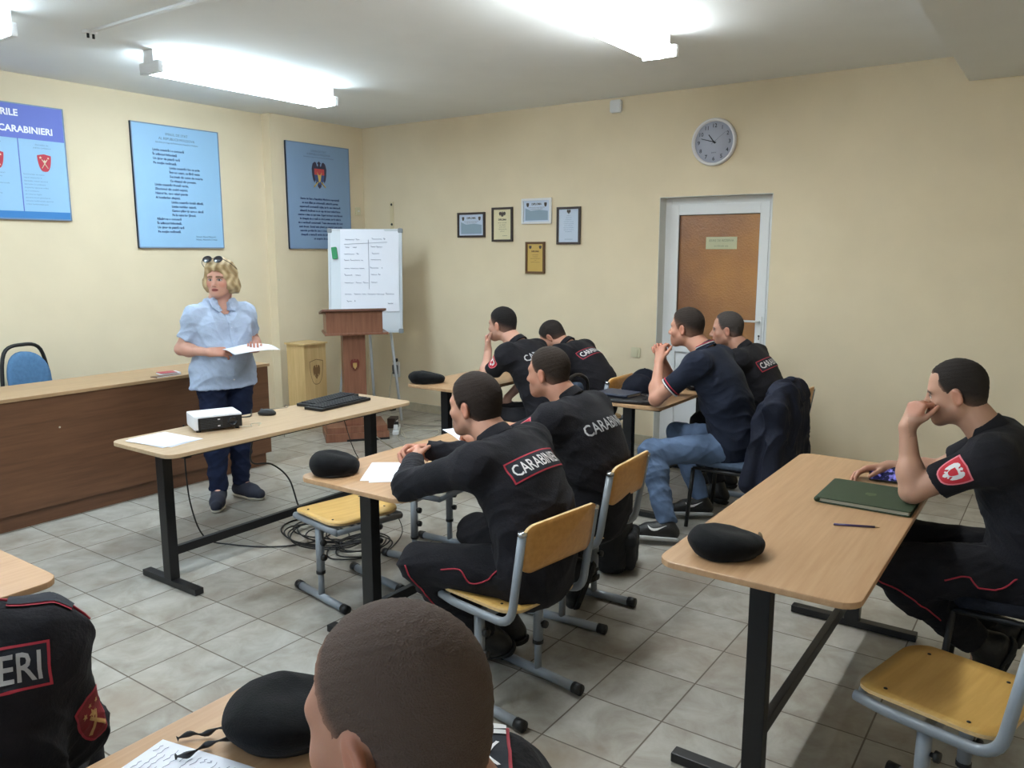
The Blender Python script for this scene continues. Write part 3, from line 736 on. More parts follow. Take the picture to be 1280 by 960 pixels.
# ------------------------------------------------------------------ room shell
WALL = mat('cream_wall_paint', (225, 209, 180), 0.85, noise=0.03, scale=2.5, bump=0.08, bscale=160, spec=0.25)
CEIL = mat('white_ceiling_paint', (236, 238, 238), 0.9, noise=0.015, scale=3, spec=0.2)
WHITEPVC = mat('white_plastic_frame', (225, 226, 228), 0.35)
def floor_mat():
    m, nt, b = new_mat('ceramic_floor_tiles')
    L = nt.links.new; N = nt.nodes.new
    tc = N('ShaderNodeTexCoord'); sep = N('ShaderNodeSeparateXYZ'); L(tc.outputs['Object'], sep.inputs[0])
    T = 0.317; ids = []; gr = []
    for ax, off in (('X', 2.52), ('Y', 1.095)):
        a = N('ShaderNodeMath'); a.operation = 'SUBTRACT'; L(sep.outputs[ax], a.inputs[0]); a.inputs[1].default_value = off-T*20
        d = N('ShaderNodeMath'); d.operation = 'DIVIDE'; L(a.outputs[0], d.inputs[0]); d.inputs[1].default_value = T
        fl = N('ShaderNodeMath'); fl.operation = 'FLOOR'; L(d.outputs[0], fl.inputs[0]); ids.append(fl)
        fr = N('ShaderNodeMath'); fr.operation = 'FRACT'; L(d.outputs[0], fr.inputs[0])
        c = N('ShaderNodeMath'); c.operation = 'SUBTRACT'; L(fr.outputs[0], c.inputs[0]); c.inputs[1].default_value = 0.5
        ab = N('ShaderNodeMath'); ab.operation = 'ABSOLUTE'; L(c.outputs[0], ab.inputs[0]); gr.append(ab)
    mx = N('ShaderNodeMath'); mx.operation = 'MAXIMUM'; L(gr[0].outputs[0], mx.inputs[0]); L(gr[1].outputs[0], mx.inputs[1])
    gm = N('ShaderNodeMapRange'); gm.inputs['From Min'].default_value = 0.487; gm.inputs['From Max'].default_value = 0.494; L(mx.outputs[0], gm.inputs['Value'])
    cid = N('ShaderNodeCombineXYZ'); L(ids[0].outputs[0], cid.inputs[0]); L(ids[1].outputs[0], cid.inputs[1])
    wn = N('ShaderNodeTexWhiteNoise'); L(cid.outputs[0], wn.inputs['Vector'])
    # marbled tile body
    va = N('ShaderNodeVectorMath'); va.operation = 'MULTIPLY_ADD'; L(wn.outputs['Color'], va.inputs[0]); va.inputs[1].default_value = (7, 7, 7); L(tc.outputs['Object'], va.inputs[2])
    n1 = N('ShaderNodeTexNoise'); n1.inputs['Scale'].default_value = 6.5; n1.inputs['Detail'].default_value = 7; n1.inputs['Roughness'].default_value = 0.62; n1.inputs['Distortion'].default_value = 0.5; L(va.outputs[0], n1.inputs['Vector'])
    r1 = N('ShaderNodeValToRGB'); e = r1.color_ramp.elements
    e[0].position = 0.3; e[0].color = (*lin((140, 132, 120)), 1); e[1].position = 0.66; e[1].color = (*lin((177, 174, 166)), 1)
    L(n1.outputs['Fac'], r1.inputs['Fac'])
    # brown wear that spreads over several tiles
    n2 = N('ShaderNodeTexNoise'); n2.inputs['Scale'].default_value = 1.1; n2.inputs['Detail'].default_value = 5; n2.inputs['Roughness'].default_value = 0.6; L(tc.outputs['Object'], n2.inputs['Vector'])
    r2 = N('ShaderNodeMapRange'); r2.inputs['From Min'].default_value = 0.5; r2.inputs['From Max'].default_value = 0.68; r2.inputs['To Max'].default_value = 0.6; L(n2.outputs['Fac'], r2.inputs['Value'])
    m1 = N('ShaderNodeMix'); m1.data_type = 'RGBA'; L(r2.outputs[0], m1.inputs[0]); L(r1.outputs['Color'], m1.inputs[6]); m1.inputs[7].default_value = (*lin((140, 121, 102)), 1)
    vv = N('ShaderNodeMapRange'); vv.inputs['To Min'].default_value = 0.93; vv.inputs['To Max'].default_value = 1.05; L(wn.outputs['Value'], vv.inputs['Value'])
    m2 = N('ShaderNodeMix'); m2.data_type = 'RGBA'; m2.blend_type = 'MULTIPLY'; m2.inputs[0].default_value = 1; L(m1.outputs[2], m2.inputs[6]); L(vv.outputs[0], m2.inputs[7])
    m3 = N('ShaderNodeMix'); m3.data_type = 'RGBA'; L(gm.outputs[0], m3.inputs[0]); L(m2.outputs[2], m3.inputs[6]); m3.inputs[7].default_value = (*lin((104, 94, 84)), 1)
    L(m3.outputs[2], b.inputs['Base Color'])
    rg = N('ShaderNodeMapRange'); rg.inputs['To Min'].default_value = 0.36; rg.inputs['To Max'].default_value = 0.8; L(gm.outputs[0], rg.inputs['Value']); L(rg.outputs[0], b.inputs['Roughness'])
    bp = N('ShaderNodeBump'); bp.invert = True; bp.inputs['Strength'].default_value = 0.4; bp.inputs['Distance'].default_value = 0.003; L(gm.outputs[0], bp.inputs['Height']); L(bp.outputs['Normal'], b.inputs['Normal'])
    return m
FLOOR = floor_mat()
X0, X1, Y0, Y1, ZC = -3.0, 6.378, -1.6, 6.55, 3.0
def struct(name, mb, m): return tag(mb.build(name, m), kind='structure')
struct('floor', MB().box2((X0-0.2, Y0-0.2, -0.1), (X1+0.4, Y1+0.2, 0)), FLOOR)
struct('ceiling', MB().box2((X0-0.2, Y0-0.2, ZC), (X1+0.4, Y1+0.2, ZC+0.12)), CEIL)
struct('trim_1', MB().box2((X0, Y0, 2.83), (X1, 0.715, ZC+0.02)), CEIL)                   # dropped soffit on the right
struct('wall_left', MB().box2((X0-0.2, Y1, 0), (X1+0.4, Y1+0.2, ZC)), WALL)
struct('trim_2', MB().box2((5.16, 6.43, 0), (X1+0.02, Y1+0.02, ZC)), WALL)                # the corner bay stands a hand's breadth proud
w = MB(); DY0, DY1, DZ = 1.989, 2.942, 2.15
w.box2((X1, Y0-0.2, 0), (X1+0.3, DY0, ZC)); w.box2((X1, DY1, 0), (X1+0.3, Y1, ZC)); w.box2((X1, DY0, DZ), (X1+0.3, DY1, ZC))
struct('wall_right', w, WALL)
# wall behind and window wall
struct('wall_back', MB().box2((X0-0.2, Y0-0.2, 0), (X1+0.4, Y0, ZC)), WALL)
w = MB(); WZ0, WZ1 = 0.9, 2.5; wins = [(-0.9, 0.9), (1.7, 3.5), (4.3, 5.9)]
w.box2((X0-0.2, Y0, 0), (X0, Y1, WZ0)); w.box2((X0-0.2, Y0, WZ1), (X0, Y1, ZC))
ys = [Y0]+[v for p in wins for v in p]+[Y1]
for i in range(0, len(ys), 2): w.box2((X0-0.2, ys[i], WZ0), (X0, ys[i+1], WZ1))
struct('wall_front', w, WALL)
for i, (a, b_) in enumerate(wins):
    f = MB()
    for (y, ww) in ((a+0.03, 0.06), (b_-0.03, 0.06), ((a+b_)/2, 0.07)): f.box((X0-0.1, y, (WZ0+WZ1)/2), (0.07, ww, WZ1-WZ0))
    for z in (WZ0+0.03, WZ1-0.03): f.box((X0-0.1, (a+b_)/2, z), (0.07, b_-a, 0.06))
    struct('window_%d' % (i+1), f, WHITEPVC)
# skirting tiles
SKIRT = mat('skirting_tile', (178, 168, 146), 0.45, noise=0.12, scale=14)
s_ = MB(); s_.box2((X1-0.012, Y0, 0), (X1, DY0-0.01, 0.085)); s_.box2((X1-0.012, DY1+0.01, 0), (X1, 6.43, 0.085)); struct('baseboard_right', s_, SKIRT)
s_ = MB(); s_.box2((X0, Y1-0.012, 0), (5.16, Y1, 0.085)); s_.box2((5.16, 6.418, 0), (X1-0.012, 6.43, 0.085)); s_.box2((5.148, 6.43, 0), (5.16, Y1-0.012, 0.085)); struct('baseboard_left', s_, SKIRT)
# plain reveal strips round the doorway
REVEAL = mat('white_reveal_paint', (214, 214, 208), 0.7)
r_ = MB(); r_.box2((X1-0.001, DY1-0.004, 0), (X1+0.3, DY1, DZ)); r_.box2((X1-0.001, DY0, 0), (X1+0.3, DY0+0.004, DZ)); r_.box2((X1-0.001, DY0+0.004, DZ-0.004), (X1+0.3, DY1-0.004, DZ))
struct('trim_3', r_, REVEAL)

# ------------------------------------------------------------------ door
def amber_glass():
    m, nt, b = new_mat('amber_hammered_glass'); L = nt.links.new; N = nt.nodes.new
    tc = N('ShaderNodeTexCoord'); n = N('ShaderNodeTexNoise'); n.inputs['Scale'].default_value = 1.6; n.inputs['Detail'].default_value = 3; L(tc.outputs['Object'], n.inputs['Vector'])
    r = N('ShaderNodeValToRGB'); r.color_ramp.elements[0].position = 0.35; r.color_ramp.elements[1].position = 0.65
    r.color_ramp.elements[0].color = (*lin((140, 98, 72)), 1); r.color_ramp.elements[1].color = (*lin((176, 126, 76)), 1); L(n.outputs['Fac'], r.inputs['Fac']); L(r.outputs['Color'], b.inputs['Base Color'])
    v = N('ShaderNodeTexVoronoi'); v.inputs['Scale'].default_value = 70; L(tc.outputs['Object'], v.inputs['Vector'])
    bp = N('ShaderNodeBump'); bp.inputs['Strength'].default_value = 0.35; bp.inputs['Distance'].default_value = 0.004; L(v.outputs['Distance'], bp.inputs['Height']); L(bp.outputs['Normal'], b.inputs['Normal'])
    b.inputs['Roughness'].default_value = 0.16; b.inputs['IOR'].default_value = 1.5; b.inputs['Transmission Weight'].default_value = 0.25
    return m
DX = X1+0.12
d = MB()
d.box2((DX, DY0+0.004, 0.005), (DX+0.07, DY0+0.06, DZ-0.004), 0.004); d.box2((DX, DY1-0.06, 0.005), (DX+0.07, DY1-0.004, DZ-0.004), 0.004); d.box2((DX, DY0+0.06, DZ-0.064), (DX+0.07, DY1-0.06, DZ-0.004), 0.004)
door = tag(d.build('door_1', WHITEPVC), kind='structure')
lf = MB(); a0, a1 = DY0+0.055, DY1-0.055
for (y0, y1, z0, z1) in ((a0, a0+0.075, 0.02, 2.09), (a1-0.075, a1, 0.02, 2.09), (a0+0.075, a1-0.075, 2.005, 2.09), (a0+0.075, a1-0.075, 0.02, 0.14), (a0+0.075, a1-0.075, 0.84, 0.95)): lf.box2((DX-0.012, y0, z0), (DX+0.055, y1, z1), 0.004)
lf.box2((DX+0.01, a0+0.07, 0.13), (DX+0.035, a1-0.07, 0.85))
leaf = lf.build('door_leaf', WHITEPVC, door)
GLASSA = amber_glass()
MB().box2((DX+0.014, a0+0.07, 0.945), (DX+0.024, a1-0.07, 2.01)).build('glass_pane', GLASSA, leaf)
MB().box2((DX+0.001, a0+0.072, 0.947), (DX+0.006, a0+0.08, 2.008)).box2((DX+0.001, a1-0.08, 0.947), (DX+0.006, a1-0.072, 2.008)).box2((DX+0.001, a0+0.08, 2.0), (DX+0.006, a1-0.08, 2.008)).build('glazing_gasket', mat('dark_gasket', (52, 44, 42), 0.7), leaf)
h = MB(); h.box((DX-0.018, a0+0.035, 1.06), (0.012, 0.034, 0.24), None, 0.005); h.tube(fillet([(DX-0.02, a0+0.035, 1.14), (DX-0.065, a0+0.035, 1.14), (DX-0.065, a0+0.165, 1.14)], 0.02), 0.009, 10)
hd = h.build('door_handle', mat('white_enamel', (226, 226, 226), 0.3), leaf)
MB().lathe([(0.008, 0), (0.008, 0.004)], 12, (DX-0.024, a0+0.035, 1.02), Matrix.Rotation(-PI/2, 3, 'Y')).box((DX-0.026, a0+0.035, 1.0), (0.003, 0.006, 0.024)).build('key_cylinder', mat('dark_keyhole', (40, 40, 42), 0.5), hd)
nt_ = thing('door_notice', 'pale green notice stuck on the amber glass of the door', 'notice', (DX+0.010, 2.44, 1.77))
MB().box((0, 0, 0), (0.002, 0.265, 0.1)).build('notice_sheet', mat('pale_green_paper', (190, 190, 158), 0.7), nt_)
INKG = mat('grey_ink', (110, 116, 100), 0.8)
MT = Matrix(((0, 0, -1, -0.0022), (-1, 0, 0, 0), (0, 1, 0, 0), (0, 0, 0, 1)))               # faces -X, reads along -Y
for q_ in (('IESIRE DE REZERVA', 0, 0.012, 0.025, 'CENTER', 0), ('nu blocati usa', 0, -0.03, 0.022, 'CENTER', 0)): flat_text('notice_lettering', [q_], INKG, nt_, MT)

# ------------------------------------------------------------------ ceiling lamps
LAMPW = mat('lamp_body_white', (220, 220, 220), 0.5)
TUBES = []
for nm, c, st in (('lit_cool_diffuser', (0.72, 0.89, 1.0, 1), 15.5), ('lit_neutral_diffuser', (0.88, 0.95, 0.97, 1), 17.0)):
    TUBE, nt, b = new_mat(nm); TUBES.append(TUBE)
    b.inputs['Base Color'].default_value = (0.9, 0.9, 0.9, 1); b.inputs['Emission Color'].default_value = c; b.inputs['Emission Strength'].default_value = st
lamps = [(3.92, 5.1, 'lit fluorescent ceiling lamp above the long brown desk, near the poster wall'),
         (3.95, 2.2, 'lit fluorescent ceiling lamp at the top edge of the picture, nearest the camera'),
         (1.45, 4.95, 'lit fluorescent ceiling lamp whose glowing end shows at the left picture edge'),
         (1.45, 2.2, 'lit fluorescent ceiling lamp over the near desks, out of the picture'),
         (-1.2, 3.5, 'lit fluorescent ceiling lamp by the windows, out of the picture')]
for i, (x, y, lb) in enumerate(lamps):
    t = thing('ceiling_lamp', lb, 'lamp', (x, y, ZC-0.05), 0, 'fluorescent ceiling lamps')
    MB().box2((-0.78, -0.055, -0.04), (0.78, 0.055, 0.049), 0.006).build('lamp_body', LAMPW, t)
    g = MB(); pr = [(-0.105, -0.041), (-0.11, -0.07), (-0.08, -0.092), (0, -0.1), (0.08, -0.092), (0.11, -0.07), (0.105, -0.041)]
    g.prism([(p[0], p[1]) for p in pr], -0.74, 0.74, 0, Matrix(((0, 0, 1, 0), (1, 0, 0, 0), (0, 1, 0, 0), (0, 0, 0, 1))))
    g.build('diffuser', TUBES[0 if y > 3 else 1], t)
    for s in (-1, 1): MB().box((s*0.76, 0, -0.062), (0.038, 0.225, 0.075), None, 0.012).build('end_cap', LAMPW, t)
# cable duct with a hook on the ceiling
cd = thing('cable_duct', 'white cable duct running across the ceiling to a small black hook', 'duct', (2.69, 4.95, ZC))
MB().box2((-0.012, -3.0, -0.016), (0.012, 0.0, -0.001), 0.003).build('duct_channel', LAMPW, cd)
MB().box2((-0.035, -0.02, -0.02), (0.035, 0.03, -0.001), 0.004).build('base_plate', LAMPW, cd)
MB().tube([(-0.015, 0.0, -0.018), (-0.015, 0.0, -0.045)], 0.008, 8).tube([(0.018, 0.0, -0.018), (0.018, 0.0, -0.045)], 0.008, 8).build('hook', mat('black_metal', (26, 26, 28), 0.5, metal=0.3), cd)

# ------------------------------------------------------------------ daylight
wd = bpy.data.worlds.new('world'); SC.world = wd; wd.use_nodes = True
bg = wd.node_tree.nodes['Background']
sky = wd.node_tree.nodes.new('ShaderNodeTexSky'); sky.sky_type = 'NISHITA'; sky.sun_disc = False; sky.sun_elevation = math.radians(48); sky.sun_rotation = math.radians(120); sky.altitude = 100
wd.node_tree.links.new(sky.outputs['Color'], bg.inputs['Color']); bg.inputs['Strength'].default_value = 0.35
# ------------------------------------------------------------------ furniture
BEECH = wood_mat('beech_laminate', (178, 139, 102), (192, 154, 117), (0.9, 16, 16), 0.38)
BEECHX = wood_mat('beech_laminate_pale', (178, 150, 118), (192, 166, 134), (0.9, 16, 16), 0.4)
PLY = wood_mat('varnished_plywood', (190, 134, 66), (208, 152, 82), (14, 1.2, 14), 0.35)
PLYEDGE = mat('plywood_edge', (216, 182, 128), 0.5, noise=0.15, scale=60, stretch=(1, 1, 8))
SEATPLY = wood_mat('worn_plywood_seat', (192, 150, 78), (208, 168, 96), (1.2, 14, 14), 0.4)
BLACKMETAL = mat('black_painted_steel', (24, 24, 26), 0.42, metal=0.1, spec=0.5)
GREYMETAL = mat('grey_painted_steel', (142, 148, 155), 0.4, metal=0.15)
BLACKPL = mat('black_plastic', (20, 20, 22), 0.5)
CHROME = mat('bright_metal', (190, 190, 192), 0.25, metal=1.0)
WALNUT = wood_mat('walnut_laminate', (98, 66, 46), (116, 80, 56), (1.0, 14, 14), 0.45)
WALNUTTOP = wood_mat('pale_desk_laminate', (164, 132, 98), (178, 146, 110), (1.0, 14, 14), 0.45)

def desk(x0, x1, y0, y1, label, wood=BEECH, z=0.75, rz=0.0, leg_in=0.13):
    """two-seat school desk: rounded top, black T legs, low stretcher"""
    cx, cy, W, D = (x0+x1)/2, (y0+y1)/2, x1-x0, y1-y0
    t = thing('school_desk', label, 'desk', (cx, cy, 0), rz, 'school desks')
    MB().prism(rrect(W, D, 0.06), z-0.02, z, 0.004).build('tabletop', wood, t)
    for s in (-1, 1):
        x = s*(W/2-leg_in)
        MB().box2((x-0.026, -0.032, 0.035), (x+0.026, 0.032, z-0.045), 0.004).build('leg', BLACKMETAL, t)
        f = MB(); f.box2((x-0.024, -D/2+0.03, 0.004), (x+0.024, D/2-0.03, 0.036), 0.004); ft = f.build('foot', BLACKMETAL, t)
        MB().box2((x-0.02, -D/2+0.05, z-0.046), (x+0.02, D/2-0.05, z-0.02), 0.003).build('top_rail', BLACKMETAL, t)
    MB().box2((-W/2+leg_in+0.02, -0.014, 0.155), (W/2-leg_in-0.02, 0.014, 0.2), 0.003).build('stretcher', BLACKMETAL, t)
    for s in (-1, 1): MB().box2((-W/2+leg_in, s*(D/2-0.075)-0.012, z-0.042), (W/2-leg_in, s*(D/2-0.075)+0.012, z-0.0205), 0.002).build('apron_rail', BLACKMETAL, t)
    return t
d_proj = desk(2.07, 3.78, 3.42, 3.95, 'long pale desk in front carrying the white projector and black keyboards', BEECHX)
d_b = desk(2.19, 3.62, 2.06, 2.66, 'beech desk with a black beret and white sheets, behind which two uniformed men sit')
d_c = desk(4.25, 5.75, 3.36, 3.93, 'farthest beech desk by the cream wall with a flat black beret on its corner')
d_d = desk(4.46, 5.95, 2.02, 2.56, 'beech desk before the man in jeans, holding dark folders and two black caps')
d_e = desk(2.21, 3.86, 0.40, 1.0, 'large beech desk at the right holding a black beret, green folder and pen')
d_f = desk(-0.35, 1.08, 0.86, 1.43, 'beech desk at the bottom edge under the nearest beret and written sheet')
d_g = desk(-0.38, 1.07, 2.37, 2.88, 'beech desk corner cut by the left edge of the picture')

def bent_plate(w, h, t, curve, r, nx=12, ny=6, front=False):
    """curved plywood panel in x-z (or x-y) with rounded corners: returns verts, faces, material ids"""
    V = []; F = []; mi = []
    def inset(u, v):                                    # superellipse-like rounding of the outline
        return u, v
    out = rrect(w, h, r, 6)
    n = len(out)
    rings = [1.0, 0.8, 0.55, 0.3, 0.001]
    for side in (1, -1):
        for k in rings:
            for (x, y) in out: V.append((x*k, y*k, side*t/2+curve(x*k, y*k)))
    m = len(rings)
    for sI in range(2):
        b = sI*m*n
        for i in range(m-1):
            for k in range(n):
                f = (b+i*n+k, b+i*n+(k+1) % n, b+(i+1)*n+(k+1) % n, b+(i+1)*n+k); F.append(f if sI == 0 else f[::-1]); mi.append(0)
    for k in range(n): F.append((k, m*n+k, m*n+(k+1) % n, (k+1) % n)); mi.append(1)
    return V, F, mi

def stool_base(t, sw, seat_z, back):
    """grey tube frame: T feet fore and aft, telescopic posts with black knobs"""
    for s in (-1, 1):
        x = s*0.165
        f = MB(); f.tube([(x, -0.2, 0.024), (x, 0.2, 0.024)], 0.0195, 12); ft = f.build('foot_tube', GREYMETAL, t)
        for e in (-1, 1): MB().tube([(x, e*0.185, 0.024), (x, e*0.222, 0.024)], 0.0225, 12).build('end_cap', BLACKPL, ft)
        p = MB(); p.tube([(x, 0.0, 0.03), (x, 0.0, 0.2)], 0.0155, 12); p.tube([(x, 0, 0.15), (x, 0, seat_z-0.035)], 0.0205, 12)
        po = p.build('post', GREYMETAL, t)
        MB().tube([(x, 0, 0.145), (x, 0, 0.16)], 0.0225, 12).build('collar_ring', BLACKPL, po)
        kx = s
        for (z, yy) in ((0.235, 1), (seat_z-0.11, 1)):
            MB().tube([(x+kx*0.0, 0.0, z), (x+0.0, -0.028, z), (x, -0.03, z), (x, -0.044, z)], [0.007, 0.007, 0.017, 0.015], 10).build('knob', BLACKPL, po)
    MB().box2((-0.165, -0.014, seat_z-0.07), (0.165, 0.014, seat_z-0.035), 0.004).build('cross_bar', GREYMETAL, t)

def ply_seat(t, seat_z, w=0.4, d=0.385, m=SEATPLY):
    V, F, mi = bent_plate(w, d, 0.011, lambda x, y: (0.012*(x/w*2)**2+0.0)-(0.014*max(0, y/d*2-0.45)**1.6 if True else 0), 0.075)
    o = mesh_obj('seat', [(x, y+0.005, z+seat_z+0.006) for x, y, z in V], F, [m, PLYEDGE], t, True, mi)
    for f in o.data.polygons: f.use_smooth = f.material_index == 0
    s_ = MB()
    for x in (-0.15, 0.15):
        for y in (-0.1, 0.12): s_.lathe([(0.006, 0), (0.005, 0.002), (0, 0.0025)], 8, (x, y, seat_z+0.018+0.0005))
    s_.build('seat_rivet', BLACKPL, o)

def school_chair(label, x, y, yaw, seat_z=0.43, group='wooden school chairs', back_z=0.76):
    t = thing('school_chair', label, 'chair', (x, y, 0), math.radians(yaw), group)
    stool_base(t, 0.4, seat_z, True)
    for s in (-1, 1):
        xx = s*0.2
        pts = fillet([(s*0.185, 0.19, seat_z-0.018), (xx, 0.1, seat_z-0.02), (xx, -0.19, seat_z-0.02), (xx, -0.245, back_z)], 0.07, 6)
        fr = MB().tube(pts, 0.0165, 12, flat=0.8).build('side_frame', GREYMETAL, t)
        MB().tube([(xx, -0.2445, back_z-0.008), (xx, -0.2455, back_z+0.006)], 0.0175, 12).build('tube_cap', CHROME, fr)
    MB().tube(fillet([(-0.19, 0.17, seat_z-0.02), (-0.12, 0.195, seat_z-0.02), (0.12, 0.195, seat_z-0.02), (0.19, 0.17, seat_z-0.02)], 0.03), 0.012, 10).build('front_rail', GREYMETAL, t)
    ply_seat(t, seat_z)
    V, F, mi = bent_plate(0.4, 0.185, 0.012, lambda x, y: 0.028*(1-(x/0.2)**2), 0.05)
    c = math.radians(9)
    W_ = [(x, -0.238-z-0.0-(yy)*math.sin(c), back_z-0.062+yy*math.cos(c)) for x, yy, z in V]
    o = mesh_obj('backrest', W_, [f[::-1] for f in F], [PLY, PLYEDGE], t, True, mi)
    for f in o.data.polygons: f.use_smooth = f.material_index == 0
    return t

def school_stool(label, x, y, yaw, seat_z=0.42, group=None):
    t = thing('school_stool', label, 'stool', (x, y, 0), math.radians(yaw), group)
    stool_base(t, 0.4, seat_z, False)
    for s in (-1, 1): MB().tube([(s*0.185, -0.19, seat_z-0.018), (s*0.185, 0.19, seat_z-0.018)], 0.0165, 12, flat=0.8).build('side_frame', GREYMETAL, t)
    for s in (-1, 1): MB().tube([(-0.185, s*0.19, seat_z-0.018), (0.185, s*0.19, seat_z-0.018)], 0.014, 10).build('end_rail', GREYMETAL, t)
    ply_seat(t, seat_z); return t

BLUEUPH = mat('blue_upholstery', (86, 122, 158), 0.9, noise=0.12, scale=40, bump=0.3, bscale=150, spec=0.2)
DARKUPH = mat('dark_upholstery', (32, 34, 42), 0.9, noise=0.15, scale=40, bump=0.3, bscale=150, spec=0.2)
GREYUPH = mat('blue_grey_upholstery', (78, 92, 112), 0.9, noise=0.12, scale=40, bump=0.3, bscale=150, spec=0.2)
def office_chair(label, x, y, yaw, uph, group=None, top=0.88):
    """upholstered visitor chair: black tube hoop round an oval back pad, padded seat, four legs"""
    t = thing('visitor_chair', label, 'chair', (x, y, 0), math.radians(yaw), group)
    hoop = [(-0.205, -0.2, 0.4), (-0.21, -0.23, 0.55), (-0.2, -0.265, 0.7), (-0.15, -0.285, top-0.05), (0, -0.29, top), (0.15, -0.285, top-0.05), (0.2, -0.265, 0.7), (0.21, -0.23, 0.55), (0.205, -0.2, 0.4)]
    MB().tube(spline(hoop, 6), 0.0135, 10).build('back_hoop', BLACKMETAL, t)
    hh = (top-0.05-0.5)/2
    V, F, mi = bent_plate(0.34, hh*2, 0.05, lambda a, b_: 0.03*(a/0.17)**2, 0.165)
    sq = lambda k: k
    W_ = []
    for i, (a, b_, z) in enumerate(V):
        e = max(0, 1-((a/0.17)**2+(b_/hh)**2)*0.85); zz = z if abs(z) < 0.0 else (0.03*(a/0.17)**2+(z-0.03*(a/0.17)**2)*(0.35+0.65*e**0.5))
        zc = 0.5+hh+b_; W_.append((a, -0.235-0.06*(zc-0.5)/(top-0.5)+zz, zc))
    mesh_obj('back_pad', W_, F, uph, t, True)
    for s in (-1, 1): MB().tube([(s*0.205, -0.225, 0.53), (s*0.1, -0.232, 0.56)], 0.007, 8).build('pad_bracket', BLACKMETAL, t)
    V, F, mi = bent_plate(0.43, 0.42, 0.06, lambda a, b_: -0.018*(b_/0.21)**2*(b_ > 0), 0.09)
    W_ = []
    for (a, b_, z) in V:
        e = max(abs(a)/0.215, abs(b_)/0.21); W_.append((a, b_, 0.435+z*(1-0.45*e**6)))
    mesh_obj('seat_pad', W_, F, uph, t, True)
    for s in (-1, 1):
        MB().tube(fillet([(s*0.2, 0.2, 0.39), (s*0.21, 0.23, 0.012)], 0.02), 0.0125, 10).build('leg', BLACKMETAL, t)
        MB().tube([(s*0.205, -0.2, 0.41), (s*0.215, -0.27, 0.012)], 0.0125, 10).build('leg', BLACKMETAL, t)
        MB().tube([(s*0.2, 0.2, 0.392), (s*0.205, -0.2, 0.392)], 0.0115, 10).build('seat_rail', BLACKMETAL, t)
    MB().tube([(-0.2, 0.17, 0.392), (0.2, 0.17, 0.392)], 0.0115, 10).build('front_rail', BLACKMETAL, t)
    return t

school_chair('orange-brown wooden school chair under the man with the red-framed back lettering', 2.365, 1.665, -8)
school_chair('wooden school chair in the middle whose seat back shows beside the jeans knee', 3.15, 1.815, 3)
school_chair('wooden school chair at the far desk under the man with the lowered head', 5.3, 2.97, 0)
school_chair('wooden school chair nearest the cream wall, behind the man by the door', 5.47, 1.68, -4)
school_chair('empty wooden school chair at the bottom right corner', 2.46, 0.185, -14, 0.45, back_z=0.8)
school_chair('wooden school chair below the near shaven-headed man', 0.58, 0.44, 25)
school_chair('wooden school chair below the man at the left edge', 0.52, 1.76, -30, back_z=0.62)
school_stool('backless plywood stool left of the leg of the desk with the two seated men', 2.67, 2.87, -10, 0.42, 'backless stools')
school_stool('backless plywood stool mostly hidden behind the long-sleeved man\'s arm', 3.3, 2.86, 4, 0.42, 'backless stools')
office_chair('blue upholstered chair with black hoop behind the long brown desk', 2.78, 5.98, 196, BLUEUPH, 'visitor chairs', 1.03)
office_chair('blue-grey chair with rounded black hoop under the man with hand on chin', 4.66, 3.02, 0, GREYUPH, 'visitor chairs', 0.87)
office_chair('black-legged blue-grey chair hung with a navy jacket, under the man in jeans', 4.74, 1.62, 0, GREYUPH, 'visitor chairs', 0.9)
office_chair('dark upholstered chair under the man leaning on his fist', 3.42, 0.06, 0, DARKUPH, 'visitor chairs', 0.87)

# ---- long presidium desk
pd = thing('presidium_desk', 'long dark brown panelled desk along the poster wall at the left', 'desk', (0, 0, 0))
P0, P1, PY, PD, PH = 0.2, 4.04, 5.2, 5.72, 0.825
MB().box2((P0, PY, 0.105), (P1, PY+0.02, PH-0.022), 0.002).build('front_panel', WALNUT, pd)
MB().box2((P0-0.01, PY-0.012, PH-0.022), (P1+0.012, PD, PH), 0.003).build('worktop', WALNUTTOP, pd)
for x in (P0, 2.1, P1-0.02): MB().box2((x, PY+0.02, 0.105), (x+0.02, PD-0.03, PH-0.022)).build('side_panel', WALNUT, pd)
MB().box2((P0+0.03, PY+0.035, 0), (P1-0.03, PY+0.055, 0.105)).build('plinth', WALNUT, pd)
for x in (P0+0.03, P1-0.05): MB().box2((x, PY+0.055, 0), (x+0.02, PD-0.08, 0.105)).build('plinth', WALNUT, pd)
MB().lathe([(0.006, 0), (0.006, 0.002), (0, 0.003)], 10, (2.42, PY-0.0005, 0.6), Matrix.Rotation(PI/2, 3, 'X')).build('panel_screw', mat('pale_screw_cap', (196, 184, 160), 0.6), pd)

# ---- lectern
LECT = wood_mat('red_brown_lectern_veneer', (122, 78, 58), (142, 96, 74), (14, 14, 1.0), 0.42)
LECTD = wood_mat('dark_lectern_edge', (96, 58, 44), (112, 70, 54), (1, 14, 14), 0.45)
le = thing('lectern', 'red-brown wooden lectern with a wide top and small brass crest', 'lectern', (5.13, 5.37, 0), math.radians(52-90))
